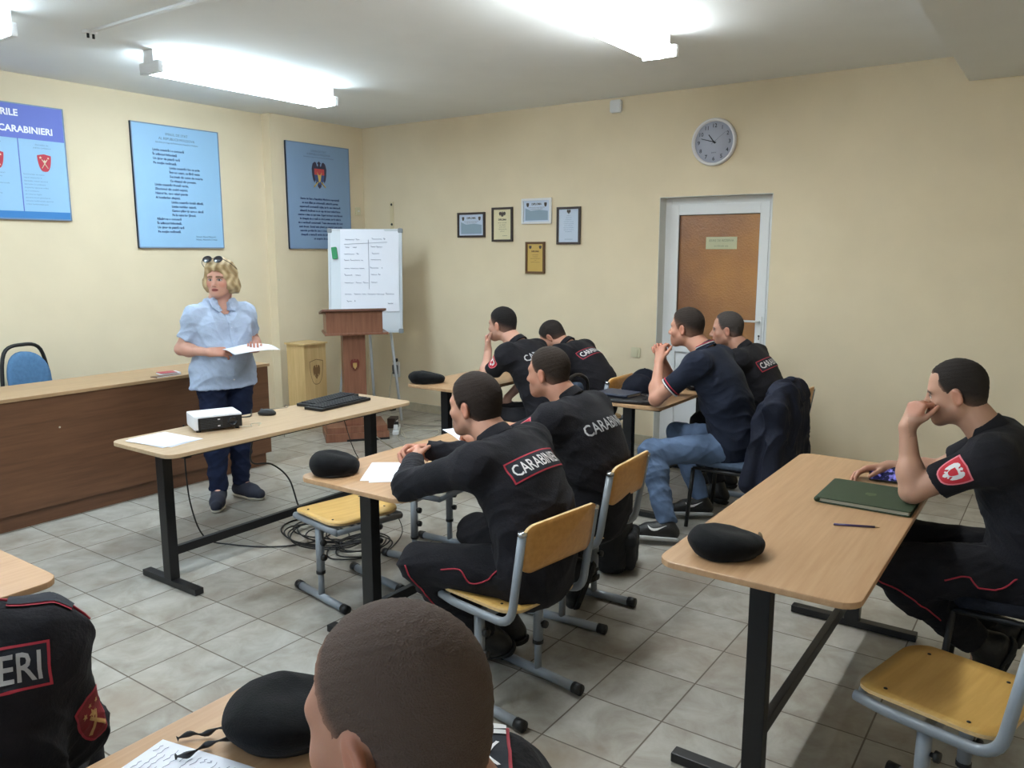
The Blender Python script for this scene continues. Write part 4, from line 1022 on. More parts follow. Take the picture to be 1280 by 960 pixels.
# local frame: -y looks to the room
MB().box2((-0.285, -0.2, 0.0), (0.285, 0.25, 0.075), 0.004).box2((-0.27, -0.185, 0.075), (0.27, 0.24, 0.13), 0.004).build('base', LECT, le)
MB().box2((-0.1, -0.203, 0.0), (0.285, -0.198, 0.02)).build('base_slot', BLACKPL, le)
MB().box2((-0.1, -0.12, 0.13), (0.1, 0.1, 0.98), 0.004).build('column', LECT, le)
MB().box2((-0.26, -0.2, 0.965), (0.3, 0.2, 0.985), 0.003).build('lower_shelf', LECT, le)
w_ = MB(); w_.box2((-0.245, -0.19, 0.985), (0.25, -0.172, 1.175)); w_.box2((-0.245, 0.17, 0.985), (0.25, 0.188, 1.1)); w_.box2((-0.245, -0.172, 0.985), (-0.227, 0.17, 1.15)); w_.box2((0.232, -0.172, 0.985), (0.25, 0.17, 1.15)); w_.build('reading_box', LECT, le)
MB().box((0.0, -0.005, 1.165), (0.56, 0.46, 0.02), Matrix.Rotation(-0.12, 3, 'X'), 0.003).build('reading_top', LECTD, le)
EAGM = Matrix(((1, 0, 0, 0), (0, 0, -1, -0.1225), (0, 1, 0, 0.69), (0, 0, 0, 1)))
em = MB(); em.prism(eagle(0.1, 0.11), 0, 0.006, 0, EAGM); cr = em.build('crest_eagle', mat('dark_red_crest', (110, 44, 34), 0.5), le)
em = MB(); em.prism([(x*0.035, y*0.06-0.012) for x, y in [(-.5, .5), (.5, .5), (.5, 0), (0, -.5), (-.5, 0)]], 0.006, 0.01, 0, EAGM); em.build('crest_shield', mat('brass_shield', (214, 178, 116), 0.35, metal=0.6), cr)

# ---- pale pedestal box
PINE = wood_mat('pale_pine_veneer', (200, 166, 112), (216, 184, 132), (14, 14, 1.0), 0.5)
pe = thing('pedestal', 'pale wooden pedestal box with a carved crest left of the lectern', 'pedestal', (5.19, 6.08, 0))
MB().box2((-0.135, -0.125, 0.0), (0.135, 0.125, 0.815), 0.003).build('carcass', PINE, pe)
MB().box2((-0.15, -0.14, 0.815), (0.15, 0.14, 0.832), 0.003).build('top_board', PINE, pe)
SM_ = Matrix(((1, 0, 0, 0.01), (0, 0, -1, -0.1252), (0, 1, 0, 0.55), (0, 0, 0, 1)))
CARVE = mat('burnt_carving', (128, 96, 60), 0.6)
sh_ = shield(0.17, 0.25); si_ = [(x*0.93, y*0.95) for x, y in sh_]
em = MB()
for i in range(len(sh_)):
    j = (i+1) % len(sh_); em._add([SM_ @ Vector((*p_, 0.001)) for p_ in (sh_[i], sh_[j], si_[j], si_[i])], [(0, 1, 2, 3)])
em.build('carved_shield', CARVE, pe)
em = MB(); em.prism(eagle(0.11, 0.14), 0.0, 0.0015, 0, SM_); em.build('carved_eagle', CARVE, pe)

# ---- flip chart
WB = mat('white_board_enamel', (214, 220, 228), 0.18)
PAPER = mat('white_paper', (228, 230, 240), 0.8)
fcR = math.radians(-54)
fc = thing('flipchart', 'white flipchart with handwritten sheet standing in the room corner', 'flipchart', (5.66, 5.72, 0), fcR)
def fcM(dy=0.0): return Matrix.Translation((0, 0, 1.415)) @ Matrix.Rotation(math.radians(-6), 4, 'X') @ Matrix.Translation((0, dy, 0)) @ Matrix(((1, 0, 0, 0), (0, 0, -1, 0), (0, 1, 0, 0), (0, 0, 0, 1)))
MB().prism(rrect(0.7, 1.0, 0.012), -0.02, 0.0, 0, fcM()).build('board', WB, fc)
fr = MB()
for (w_, h_, cx, cy) in ((0.72, 0.022, 0, 0.495), (0.72, 0.022, 0, -0.495), (0.022, 1.0, -0.35, 0), (0.022, 1.0, 0.35, 0)): fr.prism(rrect(w_, h_, 0.006, 3, cx, cy), -0.024, 0.006, 0.002, fcM())
fr.build('board_frame', mat('pale_grey_frame', (196, 202, 210), 0.4), fc)
GCORN = mat('grey_corner', (128, 134, 140), 0.5)
for (cx, cy) in ((-0.345, 0.49), (0.345, 0.49), (-0.345, -0.49), (0.345, -0.49)): MB().prism(rrect(0.045, 0.045, 0.01, 3, cx, cy), -0.026, 0.009, 0.002, fcM()).build('corner_piece', GCORN, fc)
for x, y, z in ((-0.28, -0.02, 0.92), (0.28, -0.02, 0.92)): MB().tube([(x*0.35, 0.05, 1.5), (x*0.8, 0.09, 0.9), (x*1.15, 0.02, 0.012)], 0.014, 10).build('leg', WB, fc)
MB().tube([(0, 0.03, 1.5), (0, 0.38, 0.012)], 0.014, 10).build('leg', WB, fc)
# sheet of paper and its writing
n = 14; V = []; F = []
for j in range(n+1):
    for i in range(7):
        u, v = i/6, j/n; V.append(fcM() @ Vector((-0.24+0.57*u, 0.5-0.8*v, 0.008+0.006*math.sin(v*3.2)+0.004*math.sin(u*5+v*4))))
for j in range(n):
    for i in range(6): a = j*7+i; F.append((a, a+7, a+8, a+1))
sheet = mesh_obj('paper_sheet', V, F, PAPER, fc, True)
INKB = mat('blue_grey_ink', (108, 112, 142), 0.8)
def scribble(mb, M, x0, x1, y, h, seed, r=0.002):
    r_ = random.Random(seed); x = x0
    while x < x1:
        wl = min(x1-x, r_.uniform(0.03, 0.1)); nn = max(4, int(wl/0.006)); pts = []
        for i in range(nn+1):
            q = i/nn; pts.append(M @ Vector((x+wl*q, y+h*(0.5*math.sin(i*2.4+r_.random())*r_.uniform(0.3, 1)+(0.9 if i == 0 else 0)*r_.random()), 0)))
        mb.tube(pts, r, 4); x += wl+r_.uniform(0.012, 0.035)
wr_ = MB(); M_ = fcM() @ Matrix.Translation((0, 0, 0.019))
rows = [(-0.19, -0.05, 0.07, 0.2, 0.4), (-0.19, -0.08, 0.06, 0.17, 0.325), (-0.2, -0.06, 0.07, 0.14, 0.26), (-0.2, -0.02, 0.06, 0.16, 0.2), (-0.2, 0.0, 0.05, 0.17, 0.12), (-0.2, -0.02, 0.06, 0.15, 0.055), (-0.2, 0.03, 0.06, 0.12, -0.02)]
for i, (a, b_, c_, d_, y) in enumerate(rows): scribble(wr_, M_, a, b_, y, 0.013, i); scribble(wr_, M_, c_, d_, y+0.005, 0.013, i+20)
scribble(wr_, M_, -0.2, 0.31, -0.13, 0.014, 50); scribble(wr_, M_, -0.18, -0.1, -0.2, 0.012, 51); scribble(wr_, M_, 0.22, 0.27, -0.22, 0.008, 52)
wr_.tube([M_ @ Vector((0.035, 0.4, 0)), M_ @ Vector((0.04, -0.08, 0))], 0.0015, 4); wr_.tube([M_ @ Vector((-0.2, 0.355, 0)), M_ @ Vector((0.22, 0.375, 0))], 0.0015, 4)
wr_.build('handwriting', INKB, sheet)
er = thing('board_eraser', 'green board eraser stuck on the left side of the flipchart', 'eraser', (0, 0, 0), 0)
q = MB(); q.prism(rrect(0.052, 0.115, 0.008, 3), 0, 0.024, 0.004); eo = q.build('eraser_body', mat('green_plastic', (32, 138, 84), 0.5), er)
q = MB(); q.prism(rrect(0.05, 0.11, 0.008, 3), -0.008, 0.0); q.build('felt_pad', mat('dark_felt', (60, 66, 64), 0.9), er)
mw = Matrix.Translation(fc.location) @ Matrix.Rotation(fcR, 4, 'Z') @ fcM() @ Matrix.Translation((-0.295, 0.27, 0.0085)) @ Matrix.Rotation(0.12, 4, 'Z')
er.location = mw.translation; er.rotation_euler = mw.to_euler()
# ------------------------------------------------------------------ on the walls
def wall_left_M(x, y, z): return Matrix(((1, 0, 0, x), (0, 0, -1, y), (0, 1, 0, z), (0, 0, 0, 1)))       # faces -Y, reads along +X
def wall_right_M(x, y, z): return Matrix(((0, 0, -1, x), (-1, 0, 0, y), (0, 1, 0, z), (0, 0, 0, 1)))     # faces -X, reads along -Y
SKYB = mat('pale_blue_poster_board', (150, 192, 226), 0.55)
STEELB = mat('steel_blue_poster_board', (132, 160, 194), 0.55)
VIOB = mat('violet_blue_print', (92, 108, 196), 0.5)
MIDB = mat('mid_blue_print', (52, 124, 190), 0.5)
EDGEB = mat('poster_edge', (120, 140, 168), 0.5)
NAVYINK = mat('navy_ink', (44, 60, 108), 0.7)
GREYINK = mat('blue_grey_small_print', (112, 140, 170), 0.7)
WHITEINK = mat('white_ink', (240, 240, 248), 0.6)

def poster(name, label, M, w, h, face, group='blue wall posters'):
    t = thing(name, label, 'poster', (0, 0, 0), 0, group)
    t.matrix_world = M
    MB().prism([(-w/2, -h/2), (w/2, -h/2), (w/2, h/2), (-w/2, h/2)], 0.001, 0.02).build('board', face, t)
    r = MB()
    for (a, b, c, d) in ((-w/2, -h/2, w/2, -h/2+0.01), (-w/2, h/2-0.008, w/2, h/2), (-w/2, -h/2, -w/2+0.008, h/2), (w/2-0.008, -h/2, w/2, h/2)):
        r.prism([(a, b), (c, b), (c, d), (a, d)], 0.0, 0.024)
    r.build('edge_strip', EDGEB, t)
    return t
def lift(z): return Matrix.Translation((0, 0, z))

# poster 1: structures of the service, cut by the left edge of the picture
t = poster('wall_poster', 'blue poster with white heading and red shields, cut by the left picture edge', wall_left_M(2.34, Y1-0.001, 2.36), 1.88, 0.845, SKYB)
q = MB(); q.prism([(-0.93, 0.17), (0.93, 0.17), (0.93, 0.415), (-0.93, 0.415)], 0.02, 0.0212); q.build('heading_band', VIOB, t)
q = MB(); q.prism([(-0.93, -0.412), (0.93, -0.412), (0.93, -0.36), (-0.93, -0.36)], 0.02, 0.0212); q.build('foot_band', MIDB, t)
flat_text('heading_lettering', [('STRUCTURILE', 0.61, 0.33, 0.066, 'RIGHT', 0.002), ('TRUPELOR DE CARABINIERI', 0.85, 0.215, 0.066, 'RIGHT', 0.002)], WHITEINK, t, lift(0.0225))
cols = [-0.58, -0.245, 0.09, 0.425, 0.76]
q = MB()
for x in cols[1:]: q.prism([(x-0.171, -0.36), (x-0.164, -0.36), (x-0.164, 0.17), (x-0.171, 0.17)], 0.02, 0.0212)
q.build('column_rule', VIOB, t)
WORDS = 'misiunea asigurarea ordinii publice apararea drepturilor si libertatilor fundamentale ale cetatenilor prevenirea faptelor ilegale paza obiectivelor importante de stat participarea la masuri de combatere'.split()
def fill(n, seed, per):
    r = random.Random(seed); return [' '.join(r.choice(WORDS) for _ in range(per)) for _ in range(n)]
L = []
for k, x in enumerate(cols):
    L += [(s, x, 0.13-0.022*i, 0.017, 'CENTER', 0) for i, s in enumerate(fill(2, k, 2))]
    L += [(s, x-0.15, -0.09-0.0245*i, 0.0155, 'LEFT', 0) for i, s in enumerate(fill(10, k+9, 3))]
flat_text('small_print', L, GREYINK, t, lift(0.0222))
for k, x in enumerate(cols):
    sh = shield(0.1, 0.13); q = MB(); q.prism([(a+x+0.01, b+0.005) for a, b in sh], 0.02, 0.023); so = q.build('red_shield', mat('red_shield_print', (192, 52, 70), 0.6) if k == 0 else bpy.data.materials['red_shield_print'], t)
    q = MB()
    for a_ in (0.7, -0.7):
        q.tube([(x+0.01-0.035*math.sin(a_), -0.035, 0.0235), (x+0.01+0.03*math.sin(a_), 0.03, 0.0235)], 0.003, 5)
    for (a, b, r) in ((-0.028, 0.038, 0.011), (0.028, 0.036, 0.009), (0, 0.012, 0.013)): q.prism([(x+0.01+p[0], 0.005+p[1]) for p in star(a, b, r)], 0.023, 0.0245)
    q.build('shield_charge', mat('pale_gold_print', (226, 208, 178), 0.6) if k == 0 else bpy.data.materials['pale_gold_print'], so)

# poster 2: the anthem
t = poster('wall_poster', 'pale blue poster of staggered verse lines, above the standing woman', wall_left_M(4.237, Y1-0.001, 2.25), 0.835, 1.04, SKYB)
verse = [(0, 'Limba noastră-i o comoară'), (0, 'În adâncuri înfundată'), (0, 'Un şirag de piatră rară'), (0, 'Pe moşie revărsată.'), (1, 'Limba noastră-i foc ce arde'), (1, 'Într-un neam, ce fără veste'), (1, 'S-a trezit din somn de moarte'), (1, 'Ca viteazul din poveste.'),
         (0, 'Limba noastră-i frunză verde,'), (0, 'Zbuciumul din codrii veşnici,'), (0, 'Nistrul lin, ce-n valuri pierde'), (0, 'Ai luceferilor sfeşnici.'), (1, 'Limba noastră-i limbă sfântă,'), (1, 'Limba vechilor cazanii,'), (1, 'Care-o plâng şi care-o cântă'), (1, 'Pe la vatra lor ţăranii.'),
         (0, 'Răsări-va o comoară'), (0, 'În adâncuri înfundată,'), (0, 'Un şirag de piatră rară'), (0, 'Pe moşie revărsată.')]
flat_text('verse_lettering', [(s, -0.235+0.145*k, 0.3-0.0362*i, 0.0265, 'LEFT', 0.0008) for i, (k, s) in enumerate(verse)], NAVYINK, t, lift(0.0215))
flat_text('credit_lettering', [('Versuri: Alexei Mateevici', 0.13, -0.425, 0.02, 'LEFT', 0), ('Muzica: Alexandru Cristea', 0.13, -0.45, 0.02, 'LEFT', 0)], NAVYINK, t, lift(0.0215))
flat_text('title_lettering', [('IMNUL DE STAT', 0, 0.435, 0.03, 'CENTER', 0), ('AL REPUBLICII MOLDOVA', 0, 0.397, 0.03, 'CENTER', 0), ('Aprobat prin lege de Parlamentul Republicii Moldova', 0, 0.368, 0.019, 'CENTER', 0)], mat('grey_title_ink', (96, 112, 138), 0.7), t, lift(0.0215))

# poster 3: the arms
t = poster('wall_poster', 'steel blue poster with a dark eagle crest, behind the flipchart', wall_left_M(5.735, 6.429, 2.247), 0.83, 1.04, STEELB)
def pm(pts, z0, z1, name, m, par, sc=1, dx=0, dy=0):
    q = MB(); q.prism([(x*sc+dx, y*sc+dy) for x, y in pts], z0, z1); return q.build(name, m, par)
ea = pm(eagle(0.24, 0.27), 0.02, 0.0225, 'crest_eagle', mat('dark_eagle_print', (62, 58, 78), 0.7), t, 1, 0, 0.22)
pm([(-0.065, 0.06), (0.065, 0.06), (0.065, 0.0), (-0.065, 0.0)], 0.0225, 0.0235, 'crest_red_field', mat('crest_red', (190, 74, 74), 0.6), ea, 1, 0, 0.22)
pm([(-0.065, 0.0), (0.065, 0.0), (0.055, -0.06), (0, -0.1), (-0.055, -0.06)], 0.0225, 0.0235, 'crest_blue_field', mat('crest_blue', (64, 86, 138), 0.6), ea, 1, 0, 0.22)
q = MB(); q.prism([(x+0.0, y+0.22) for x, y in [(-0.03, 0.03), (-0.012, 0.0), (0.012, 0.0), (0.03, 0.03), (0.02, -0.02), (0.014, -0.06), (0, -0.075), (-0.014, -0.06), (-0.02, -0.02)]], 0.0235, 0.0245)
for s in (-1, 1): q.tube([(s*0.02, 0.15, 0.0235), (s*0.075, 0.1, 0.0235)], 0.006, 5)
q.build('crest_charge', mat('crest_gold', (206, 178, 96), 0.6), ea)
txt = ['Stema de Stat a Republicii Moldova reprezintă', 'un scut tăiat pe orizontală, având în partea', 'superioară cromatică roşie, iar în cea inferioară', 'albastră, încărcat cu un cap de bour având între', 'coarne o stea cu opt raze. Capul de bour este flancat', 'în dreapta de o roză cu cinci petale, iar în stânga', 'de o semilună conturnată. Toate elementele din scut', 'sunt de aur. Scutul este plasat pe pieptul unei acvile', 'naturale purtând în cioc o cruce de aur, în gheara', 'dreaptă o ramură verde de măslin, iar în stânga', 'un sceptru de aur.']
flat_text('body_lettering', [(s, 0.0, -0.03-0.0395*i, 0.0275, 'CENTER', 0.001) for i, s in enumerate(txt)], NAVYINK, t, lift(0.0215))
flat_text('title_lettering', [('STEMA DE STAT', 0, 0.44, 0.028, 'CENTER', 0), ('A REPUBLICII MOLDOVA', 0, 0.41, 0.028, 'CENTER', 0), ('Aprobată prin lege de Parlamentul Republicii Moldova', 0, 0.385, 0.018, 'CENTER', 0)], bpy.data.materials['grey_title_ink'], t, lift(0.0215))

# ---- framed certificates on the door wall
FRDARK = mat('dark_brown_frame', (52, 38, 36), 0.45); FRWHITE = mat('white_frame', (222, 222, 224), 0.45); FRGOLD = mat('brown_plaque_wood', (98, 66, 36), 0.5)
CREAMP = mat('cream_certificate_paper', (222, 212, 176), 0.7); BLUEP = mat('pale_blue_certificate_paper', (196, 208, 226), 0.7); GOLDP = mat('gold_plaque_metal', (204, 170, 96), 0.4, metal=0.3)
BLUEGR = mat('blue_grey_photo_print', (142, 162, 180), 0.7); DARKINK = mat('dark_brown_ink', (74, 66, 62), 0.7)
def certificate(label, y0, y1, z0, z1, fm, pm_, kind):
    w, h = y0-y1, z1-z0
    t = thing('framed_certificate', label, 'certificate', (0, 0, 0), 0, 'framed certificates on the door wall'); t.matrix_world = wall_right_M(X1-0.001, (y0+y1)/2, (z0+z1)/2)
    b = 0.02; f = MB()
    for (x0_, y0_, x1_, y1_) in ((-w/2, -h/2, w/2, -h/2+b), (-w/2, h/2-b, w/2, h/2), (-w/2, -h/2+b, -w/2+b, h/2-b), (w/2-b, -h/2+b, w/2, h/2-b)): f.prism([(x0_, y0_), (x1_, y0_), (x1_, y1_), (x0_, y1_)], 0.0, 0.02, 0.002)
    f.build('frame', fm, t)
    s = MB(); s.prism([(-w/2+b, -h/2+b), (w/2-b, -h/2+b), (w/2-b, h/2-b), (-w/2+b, h/2-b)], 0.001, 0.009); sh = s.build('certificate_sheet', pm_, t)
    Mz = lift(0.0098)
    if kind == 'photo':
        q = MB(); q.prism([(-w*0.38, -h*0.36), (w*0.38, -h*0.36), (w*0.38, 0.0), (w*0.1, h*0.05), (-w*0.2, h*0.02), (-w*0.38, 0.03)], 0.009, 0.0096); q.build('picture_band', BLUEGR, sh)
        for sx in (-1, 1):
            q = MB(); q.prism([(x+sx*w*0.3, y+h*0.25) for x, y in shield(0.03, 0.038)], 0.009, 0.0098); q.build('small_emblem', DARKINK, sh)
        flat_text('certificate_lettering', [('DIPLOMA', 0, h*0.24, 0.026, 'CENTER', 0.001), ('se acorda pentru merite deosebite', 0, h*0.13, 0.013, 'CENTER', 0), ('in asigurarea ordinii publice', 0, h*0.07, 0.013, 'CENTER', 0)], DARKINK, sh, Mz)
    elif kind == 'crest':
        q = MB(); q.prism([(x, y+h*0.3) for x, y in eagle(0.1, 0.05)], 0.009, 0.0098); q.build('crest_print', DARKINK, sh)
        flat_text('certificate_lettering', [('DIPLOMA', 0, h*0.12, 0.022, 'CENTER', 0.001)]+[(s_, 0, h*0.04-0.02*i, 0.012, 'CENTER', 0) for i, s_ in enumerate(fill(5, 31, 2))]+[('semnatura', 0.03, -h*0.34, 0.014, 'CENTER', 0)], DARKINK, sh, Mz)
    elif kind == 'letter':
        q = MB(); q.prism([(x, y+h*0.37) for x, y in eagle(0.05, 0.04)], 0.009, 0.0098); q.build('crest_print', DARKINK, sh)
        flat_text('certificate_lettering', [(s_, 0, h*0.26-0.018*i, 0.012, 'CENTER', 0) for i, s_ in enumerate(fill(9, 32, 2))]+[('semnatura', 0, -h*0.38, 0.02, 'CENTER', 0)], bpy.data.materials['blue_grey_small_print'], sh, Mz)
    else:
        for sx in (-1, 1):
            q = MB(); q.prism([(x+sx*w*0.26, y+h*0.33) for x, y in shield(0.03, 0.03)], 0.009, 0.0098); q.build('small_emblem', DARKINK, sh)
        flat_text('certificate_lettering', [('DIPLOMA', 0, h*0.18, 0.02, 'CENTER', 0.001)]+[(s_, 0, h*0.08-0.017*i, 0.011, 'CENTER', 0) for i, s_ in enumerate(fill(5, 33, 2))], bpy.data.materials['brown_plaque_wood'], sh, Mz)
certificate('dark framed landscape certificate, leftmost of the five on the cream wall', 5.12, 4.78, 1.838, 2.08, FRDARK, BLUEP, 'photo')
certificate('dark framed portrait certificate on cream paper, second from the left', 4.695, 4.45, 1.795, 2.118, FRDARK, CREAMP, 'crest')
certificate('white framed landscape certificate hung highest of the five', 4.345, 4.015, 1.955, 2.188, FRWHITE, BLUEP, 'photo')
certificate('dark framed portrait certificate on bluish paper, rightmost of the five', 3.955, 3.705, 1.765, 2.1, FRDARK, BLUEP, 'letter')
certificate('gold plaque on brown wood hanging lowest of the five', 4.3, 4.085, 1.495, 1.79, FRGOLD, GOLDP, 'plaque')

# ---- clock
ck = thing('wall_clock', 'round white wall clock with grey dial above the door', 'clock', (0, 0, 0)); ck.matrix_world = wall_right_M(X1-0.001, 2.48, 2.565)
Rr = 0.187
MB().lathe([(0, 0.0), (Rr-0.01, 0.0), (Rr, 0.012), (Rr-0.004, 0.034), (Rr-0.013, 0.042), (Rr-0.024, 0.036), (Rr-0.027, 0.014), (0.0, 0.014)], 56).build('clock_case', mat('white_clock_plastic', (232, 230, 232), 0.35), ck)
MB().lathe([(0, 0.0145), (Rr-0.027, 0.0145), (Rr-0.027, 0.0155), (0, 0.0155)], 48).build('dial', mat('lilac_grey_dial', (178, 182, 198), 0.5), ck)
flat_text('dial_numerals', [(str(k), 0.128*math.sin(k*PI/6), 0.128*math.cos(k*PI/6)-0.0145, 0.042, 'CENTER', 0.0006) for k in range(1, 13)], mat('dark_numerals', (54, 56, 72), 0.6), ck, lift(0.0162))
HANDM = mat('black_clock_hand', (28, 28, 36), 0.5)
def hand(name, ang, l, back, w, z, m):
    a = math.radians(ang); d = Vector((math.sin(a), math.cos(a))); s = Vector((d.y, -d.x))
    q = MB(); q.prism([tuple(-d*back-s*w*0.6), tuple(-d*back+s*w*0.6), tuple(d*l+s*w*0.4), tuple(d*l-s*w*0.4)], z, z+0.0015); return q.build(name, m, ck)
hand('hour_hand', 322, 0.075, 0.015, 0.008, 0.0175, HANDM); hand('minute_hand', 286, 0.112, 0.02, 0.006, 0.0195, HANDM); hand('second_hand', 52, 0.12, 0.025, 0.0022, 0.0215, mat('grey_second_hand', (120, 124, 140), 0.5))
MB().lathe([(0, 0.0155), (0.008, 0.0155), (0.007, 0.025), (0, 0.025)], 16).build('hand_boss', HANDM, ck)
flat_text('dial_small_print', [('quartz', 0, -0.085, 0.016, 'CENTER', 0)], bpy.data.materials['dark_numerals'], ck, lift(0.0162))

# ---- small wall fittings
jb = thing('junction_box', 'small white junction box at the top of the cream wall under the ceiling', 'junction box', (0, 0, 0)); jb.matrix_world = wall_right_M(X1-0.001, 3.365, 2.925)
q = MB(); q.prism(rrect(0.105, 0.105, 0.018, 4), 0, 0.036, 0.004); q.build('box_body', LAMPW, jb)
q = MB(); q.prism(rrect(0.09, 0.09, 0.016, 4), 0.036, 0.041, 0.002); q.build('box_lid', LAMPW, jb)
sw = thing('light_switch', 'cream light switch on the wall left of the door', 'switch', (0, 0, 0)); sw.matrix_world = wall_right_M(X1-0.001, 3.13, 0.822)
q = MB(); q.prism(rrect(0.088, 0.088, 0.012, 4), 0, 0.01, 0.002); q.build('switch_plate', mat('ivory_plastic', (212, 204, 172), 0.45), sw)
q = MB(); q.prism(rrect(0.05, 0.056, 0.006, 3), 0.01, 0.016, 0.002); q.build('rocker', bpy.data.materials['ivory_plastic'], sw)
se = thing('wall_sensor', 'small cream square box on the wall beside the eagle poster', 'sensor', (0, 0, 0)); se.matrix_world = wall_left_M(6.27, 6.429, 2.13)
q = MB(); q.prism(rrect(0.07, 0.08, 0.01, 3), 0, 0.02, 0.003); q.build('sensor_body', bpy.data.materials['ivory_plastic'], se); q = MB(); q.prism(rrect(0.03, 0.012, 0.004, 3), 0.02, 0.023); q.build('sensor_slot', LAMPW, se)
cs = thing('wall_strip', 'narrow pale strip with two dark screws on the wall above the flipchart', 'strip', (0, 0, 0)); cs.matrix_world = wall_right_M(X1-0.001, 6.02, 1.99)
q = MB(); q.prism(rrect(0.05, 0.46, 0.004, 2), 0, 0.008, 0.002); q.build('strip_board', mat('cream_strip', (218, 202, 164), 0.6), cs)
for y in (0.2, -0.005):
    q = MB(); q.lathe([(0, 0.008), (0.014, 0.008), (0.01, 0.014), (0, 0.015)], 12, (0, y, 0)); q.build('screw_head', BLACKPL, cs)
ou = thing('wall_socket', 'grey wall socket with a plug low on the wall right of the lectern', 'socket', (0, 0, 0)); ou.matrix_world = wall_right_M(X1-0.001, 6.0, 0.43)
q = MB(); q.prism(rrect(0.09, 0.17, 0.008, 3), 0, 0.02, 0.003); q.build('socket_plate', LAMPW, ou)
q = MB(); q.prism(rrect(0.065, 0.1, 0.006, 3, 0, 0.0), 0.02, 0.045, 0.003); q.build('grey_module', mat('dark_grey_module', (92, 92, 96), 0.6), ou)
q = MB(); q.prism(rrect(0.03, 0.04, 0.006, 3, 0, 0.1), 0.0, 0.05, 0.003); q.build('plug', BLACKPL, ou)
# ------------------------------------------------------------------ things on the desks and the floor
BERETM = mat('black_beret_felt', (18, 18, 20), 0.95, noise=0.3, scale=30, bump=0.25, bscale=260, spec=0.15, sheen=0.06)
CAPM = mat('dark_navy_cap_cloth', (24, 26, 36), 0.9, noise=0.2, scale=30, bump=0.2, bscale=200, spec=0.15)
LEATHERB = mat('black_leather_band', (26, 24, 24), 0.5)
def Rz(a): return np.array(Matrix.Rotation(math.radians(a), 3, 'Z'))
TZ = 0.75
def beret(label, x, y, yaw, w=0.26, d=0.21, h=0.085, lean=0.25, badge=False, ribbon=False):
    """soft felt beret lying on its band: crown pulled over to one side"""
    t = thing('beret', label, 'beret', (x, y, TZ), math.radians(yaw), 'black berets')
    P = [ell((-w*0.1, 0, h*0.5), (w*0.42, d*0.5, h*0.52), None, 0), ell((w*0.08, 0, h*0.4), (w*0.42, d*0.46, h*0.42), None, 0.03),
         rc((-w*0.1, -d*0.05, h*0.25), (w*0.28, 0, h*0.22), w*0.3, w*0.2, 0.03), ell((w*0.16, d*0.02, h*1.22), (w*0.3, d*0.16, h*0.34), None, 0.05, op='s'),
         half((0, 0, 0.002), (0, 0, -1), 0.012), half((0, 0, h*0.98), (0.12, 0, 1), 0.05)]
    V, Q = sdf_mesh(P, 0.0045)
    quad_obj('crown', V, Q, BERETM, t, None, wrinkle=0.0028, seed=int(x*10), wscale=0.6)
    a = [(w*0.4*math.cos(k*PI/20), d*0.4*math.sin(k*PI/20), 0.008) for k in range(40)]
    MB().tube(a, 0.007, 8, True).build('headband', LEATHERB, t)
    if badge: MB().lathe([(0.0, 0.004), (0.014, 0.003), (0.016, 0), (0.0, 0)], 16, (w*0.485, 0.005, h*0.5), Matrix.Rotation(PI/2*0.9, 3, 'Y')).build('cap_badge', mat('dull_brass', (122, 102, 78), 0.4, metal=0.6) if 'dull_brass' not in bpy.data.materials else bpy.data.materials['dull_brass'], t)
    if ribbon:
        for s in (-1, 1):
            pts = spline([(-w*0.42, 0.015*s, 0.016), (-w*0.55, 0.022*s, 0.02), (-w*0.66, 0.02*s+0.01, 0.008), (-w*0.76, 0.035*s, 0.012), (-w*0.86, 0.03*s+0.004, 0.007)], 5)
            r = [0.0045+0.0025*math.sin(i*0.9) for i in range(len(pts))]; r[-1] = 0.007
            MB().tube(pts, r, 6, flat=0.5).build('ribbon_tie', LEATHERB, t)
    return t
beret('black beret with brass badge on the desk of the two seated men', 2.315, 2.56, -48, 0.205, 0.2, 0.108, badge=True)
beret('black felt beret on the large right-hand desk with the green folder', 2.385, 0.835, -48, 0.235, 0.2, 0.095, badge=True)
beret('black beret with two ribbon ties lying on the nearest desk', 0.955, 1.21, -35, 0.25, 0.23, 0.1, ribbon=True)
beret('flattened black beret lying on the far corner desk near the wall', 4.39, 3.84, -50, 0.26, 0.2, 0.095)

def cap(label, x, y, yaw):
    t = thing('cap', label, 'cap', (x, y, TZ), math.radians(yaw), 'dark caps')
    V, Q = sdf_mesh([ell((0, 0, 0.03), (0.1, 0.115, 0.105), None, 0), half((0, 0, 0.004), (0, 0, -1), 0.006)], 0.0045)
    quad_obj('crown', V, Q, CAPM, t, None, wrinkle=0.0014, seed=4)
    V, Q = sdf_mesh([ell((0, 0.13, 0.006), (0.085, 0.085, 0.02), None, 0), ell((0, 0.13, -0.012), (0.095, 0.095, 0.022), None, 0.004, op='s'), half((0, 0.085, 0), (0, -1, 0), 0.004)], 0.004)
    quad_obj('visor', V, Q, CAPM, t); MB().lathe([(0, 0.139), (0.006, 0.137), (0.008, 0.133), (0, 0.132)], 10).build('top_button', CAPM, t)
    return t
cap('dark cap with visor on the folder desk, the left of two', 4.86, 2.36, 60)
cap('dark cap on the folder desk, the right of two, beside the man\'s arm', 5.12, 2.44, 80)

